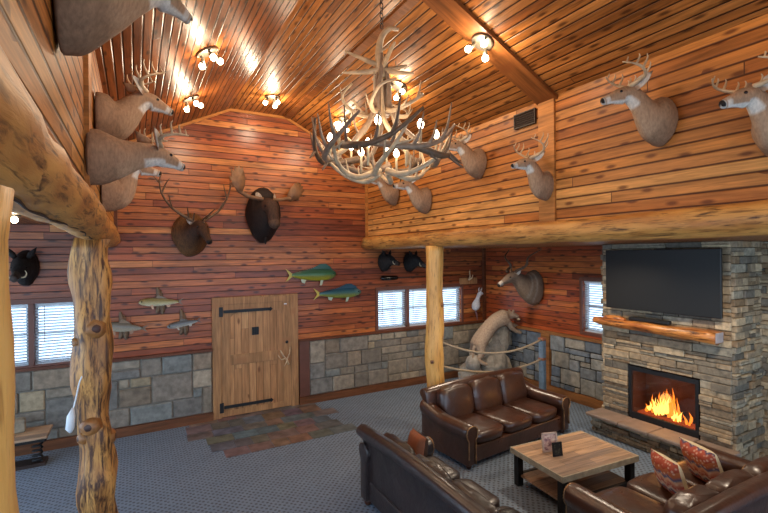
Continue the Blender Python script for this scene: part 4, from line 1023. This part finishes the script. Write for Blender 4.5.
# ------------------------------------------------------------------ ceiling lights
def zc(x): return ZF if FL<=x<=FR else (ZF-K*(x-FR) if x>FR else ZF-K*(FL-x))
def clight(x,y,label,rz,off=0,pw=24):
    t=0 if FL<=x<=FR else math.atan(K)*(1 if x>FR else -1)
    e=empty('ceiling_spotlight',(x,y,zc(x)-off),0,label,'ceiling light','three-bulb ceiling lights'); e.rotation_euler=(0,t,rz*0)
    MB().tube([(0,0,0),(0,0,-.022),(0,0,-.03)],[.125,.125,.10],24).build('base_plate',M['nickel'],e,True,bev=.003)
    for k in range(3):
        an=rz+k*2*PI/3; cx,cy=.075*math.cos(an),.075*math.sin(an); dx,dy=math.cos(an)*.35,math.sin(an)*.35
        hd=MB().tube([(cx,cy,-.028),(cx+dx*.02,cy+dy*.02,-.045),(cx+dx*.06,cy+dy*.06,-.075),(cx+dx*.11,cy+dy*.11,-.10)],[.014,.016,.026,.034],12).build('lamp_holder',M['nickel'],e,True)
        MB().ell((cx+dx*.15,cy+dy*.15,-.125),(.038,.038,.038),12,8).build('bulb',M['bulb'],hd,True)
    l=bpy.data.lights.new('ceiling_lamp','POINT'); l.energy=pw; l.color=(1,.80,.56); l.shadow_soft_size=.06
    lo=bpy.data.objects.new('ceiling_lamp',l); COL.objects.link(lo); lo.parent=e; lo.location=(0,0,-.20)
clight(.75,5.50,'three-bulb ceiling light on the left slope, nearer one above the deer cluster',.5)
clight(.75,7.24,'three-bulb ceiling light on the left slope, farther one near the far wall',.6)
clight(2.13,7.75,'three-bulb ceiling light on the flat ceiling strip above the moose',1.0)
clight(3.42,3.80,'three-bulb ceiling light on the cross beam at the upper right',.2,.05)
clight(3.36,5.52,'three-bulb ceiling light directly behind the top of the antler chandelier',.9)
clight(3.36,7.40,'three-bulb ceiling light low behind the left part of the antler chandelier',.4)
# unseen lamps of the same row nearer than the picture edge
for x,y in((1.2,.8),(3.0,.8),(.75,3.7)):
    l=bpy.data.lights.new('ceiling_lamp','POINT'); l.energy=22; l.color=(1,.84,.64); l.shadow_soft_size=.08
    lo=bpy.data.objects.new('ceiling_lamp',l); COL.objects.link(lo); lo.location=(x,y,zc(x)-.25)
wl=empty('wing_lamp',(-1.31,7.1,3.55),0,'small round glowing lamp under the left side ceiling beside the log beam','lamp')
MB().tube([(0,0,0),(0,0,-.02)],.07,16).build('base',M['nickel'],wl); MB().ell((0,0,-.06),(.04,.04,.04)).build('globe',M['bulb'],wl,True)
# ------------------------------------------------------------------ antler chandelier
chd=empty('antler_chandelier',(2.13,3.81,4.02),R(0),'large two-tier chandelier of interwoven antlers with lit candle bulbs on a chain','chandelier')
m=MB(); top=ZF-4.02; z=1.20; i=0
while z<top-.06:
    c_=Vector((0,0,z+.028)); an=PI/2*(i%2); pts=[c_+Vector((math.cos(an)*.016*math.cos(q_),math.sin(an)*.016*math.cos(q_),.03*math.sin(q_))) for q_ in [2*PI*k/12 for k in range(12)]]
    m.tube(pts,.0045,5,closed=True,cap=False); z+=.05; i+=1
m.build('chain',M['iron'],chd,True)
MB().tube([(0,0,top),(0,0,top-.02),(0,0,top-.05)],[.07,.07,.015],16).build('canopy',M['iron'],chd,True)
rnd=random.Random(21)
def antler(pts,r0,tines=(),mat='bonel'):
    c_=cat(pts,6); n=len(c_); m=MB().tube(c_,[r0*(1-.72*(i/(n-1))**1.3)+.003 for i in range(n)],9,wob=.18)
    for t,tip,rr in tines:
        b=c_[int(t*(n-1))]; tp=b+Vector(tip); md=b.lerp(tp,.5)+Vector((tip[0]*.12,tip[1]*.12,-abs(tip[2])*.14)); cc=cat([b,md,tp],4); k=len(cc)
        m.tube(cc,[rr*(1-.8*(i/(k-1)))+.002 for i in range(k)],7)
    return m.build('antler',M[mat],chd,True)
def pol(rr,an,z): return Vector((rr*math.cos(an),rr*math.sin(an),z))
NA=8
for k in range(NA):   # outer ring : each sweeps along the rim, tines rise outwards
    a0=2*PI*k/NA+.2; da=2*PI/NA*1.75; j=rnd.uniform(-.03,.03)
    pts=[pol(.46,a0-.1,-.02+j),pol(.56,a0+da*.25,-.08+j),pol(.62,a0+da*.5,-.07),pol(.66,a0+da*.75,.02),pol(.70,a0+da,.20+j)]
    tn_=[]
    for t in (.2,.38,.56,.74):
        an=a0+da*t; h=rnd.uniform(.18,.34); o_=rnd.uniform(.05,.16)
        tn_.append((t,(math.cos(an)*o_-math.sin(an)*.05,math.sin(an)*o_+math.cos(an)*.05,h if rnd.random()<.8 else -h*.4),.017))
    antler(pts,.034,tn_,'bone' if k%2 else 'boned')
for k in range(6):   # lower basket
    a0=2*PI*k/6+.5; 
    pts=[pol(.08,a0,-.20),pol(.26,a0+.25,-.26),pol(.44,a0+.5,-.20),pol(.58,a0+.75,-.06),pol(.64,a0+.9,.10)]
    antler(pts,.028,[(.35,(math.cos(a0)*.05,math.sin(a0)*.05,.16),.014),(.6,(math.cos(a0+.6)*.12,math.sin(a0+.6)*.12,.14),.014),(.75,(-math.sin(a0+.7)*.16,math.cos(a0+.7)*.16,.04),.013)],'bonel')
for k in range(6):   # arms rising from the ring to the stem
    a0=2*PI*k/6; 
    pts=[pol(.50,a0+.45,-.04),pol(.34,a0+.3,.08),pol(.17,a0+.12,.26),pol(.08,a0,.48),pol(.05,a0-.1,.78)]
    antler(pts,.026,[(.3,(math.cos(a0+.5)*.1,math.sin(a0+.5)*.1,.18),.013)],'bone' if k%2 else 'bonel')
for k in range(5):   # upper tier
    a0=2*PI*k/5+.9
    pts=[pol(.05,a0,.40),pol(.16,a0+.2,.36),pol(.30,a0+.45,.40),pol(.40,a0+.75,.50),pol(.36,a0+1.15,.58)]
    antler(pts,.023,[(.35,(math.cos(a0+.4)*.14,math.sin(a0+.4)*.14,.10),.014),(.65,(math.cos(a0+.7)*.05,math.sin(a0+.7)*.05,.17),.012)],'bonel')
for k in range(4):   # stem
    a0=2*PI*k/4+.3
    antler([pol(.05,a0,.35),pol(.075,a0+.2,.55),pol(.05,a0+.5,.75),pol(.03,a0+.8,.95)],.030,[],'bone')
r_=Vector((math.cos(a),-math.sin(a),0)); fwv=Vector((math.sin(a),math.cos(a),0))
def cr(x,z,d_=0): return r_*x+fwv*d_+Vector((0,0,z))
for x,z,d_,z0 in ((-.36,.985,.0,.83),(-.38,.735,-.1,.80),(.25,.86,.05,.80),(.30,.72,-.1,.80),(.12,.95,-.25,.82),(-.1,.82,.3,.82)):   # crown
    antler([cr(0,z0,0),cr(x*.45,(z0+z)/2-.01,d_*.5),cr(x,z,d_)],.026,[(.6,(0,0,.07),.008)] if x>0 else [],'bonel')
antler([cr(.0,.72),cr(-.03,.95),cr(.0,1.12),cr(.08,1.2),cr(.17,1.19)],.040,[(.3,(.1,-.05,.08),.012)],'bonel')
for k,(rr,an,z) in enumerate([(.52,.2+k_*2*PI/8,.06) for k_ in range(8)]+[(.26,.5+k_*2*PI/4,-.06) for k_ in range(4)]):
    p=pol(rr,an,z); cu=MB().tube([p+Vector((0,0,-.12)),p,p+Vector((0,0,.05))],[.010,.013,.013],8).build('candle_sleeve',M['cream'],chd,True)
    MB().tube([p+Vector((0,0,.05)),p+Vector((0,0,.075)),p+Vector((0,0,.10)),p+Vector((0,0,.135))],[.014,.030,.030,.008],10).build('candle_bulb',M['candle'],cu,True)
for k in range(4):
    l=bpy.data.lights.new('chandelier_lamp','POINT'); l.energy=3.5; l.color=(1,.82,.6); l.shadow_soft_size=.12
    lo=bpy.data.objects.new('chandelier_lamp',l); COL.objects.link(lo); lo.parent=chd; lo.location=pol(.34,.9+k*PI/2,.22)
for x,y in ((5.9,7.0),(5.7,4.6),(5.7,2.4)):   # recessed downlights of the alcove, above the picture
    l=bpy.data.lights.new('downlight','SPOT'); l.energy=95; l.color=(1,.82,.62); l.shadow_soft_size=.07; l.spot_size=R(160); l.spot_blend=.6
    lo=bpy.data.objects.new('downlight',l); COL.objects.link(lo); lo.location=(x,y,ZA-.03)
# ------------------------------------------------------------------ daylight, exposure
w=bpy.data.worlds.new('overcast_sky'); S.world=w; w.use_nodes=True
w.node_tree.nodes['Background'].inputs[0].default_value=(.58,.78,1.0,1); w.node_tree.nodes['Background'].inputs[1].default_value=2.6
l=bpy.data.lights.new('fire_glow','POINT'); l.energy=3; l.color=(1,.45,.15); l.shadow_soft_size=.15
lo=bpy.data.objects.new('fire_glow',l); COL.objects.link(lo); lo.location=(X3+.02,3.89,.75)
S.view_settings.view_transform='Standard'; S.view_settings.look='None'; S.view_settings.exposure=.50; S.view_settings.gamma=1; S.view_settings.use_curve_mapping=False
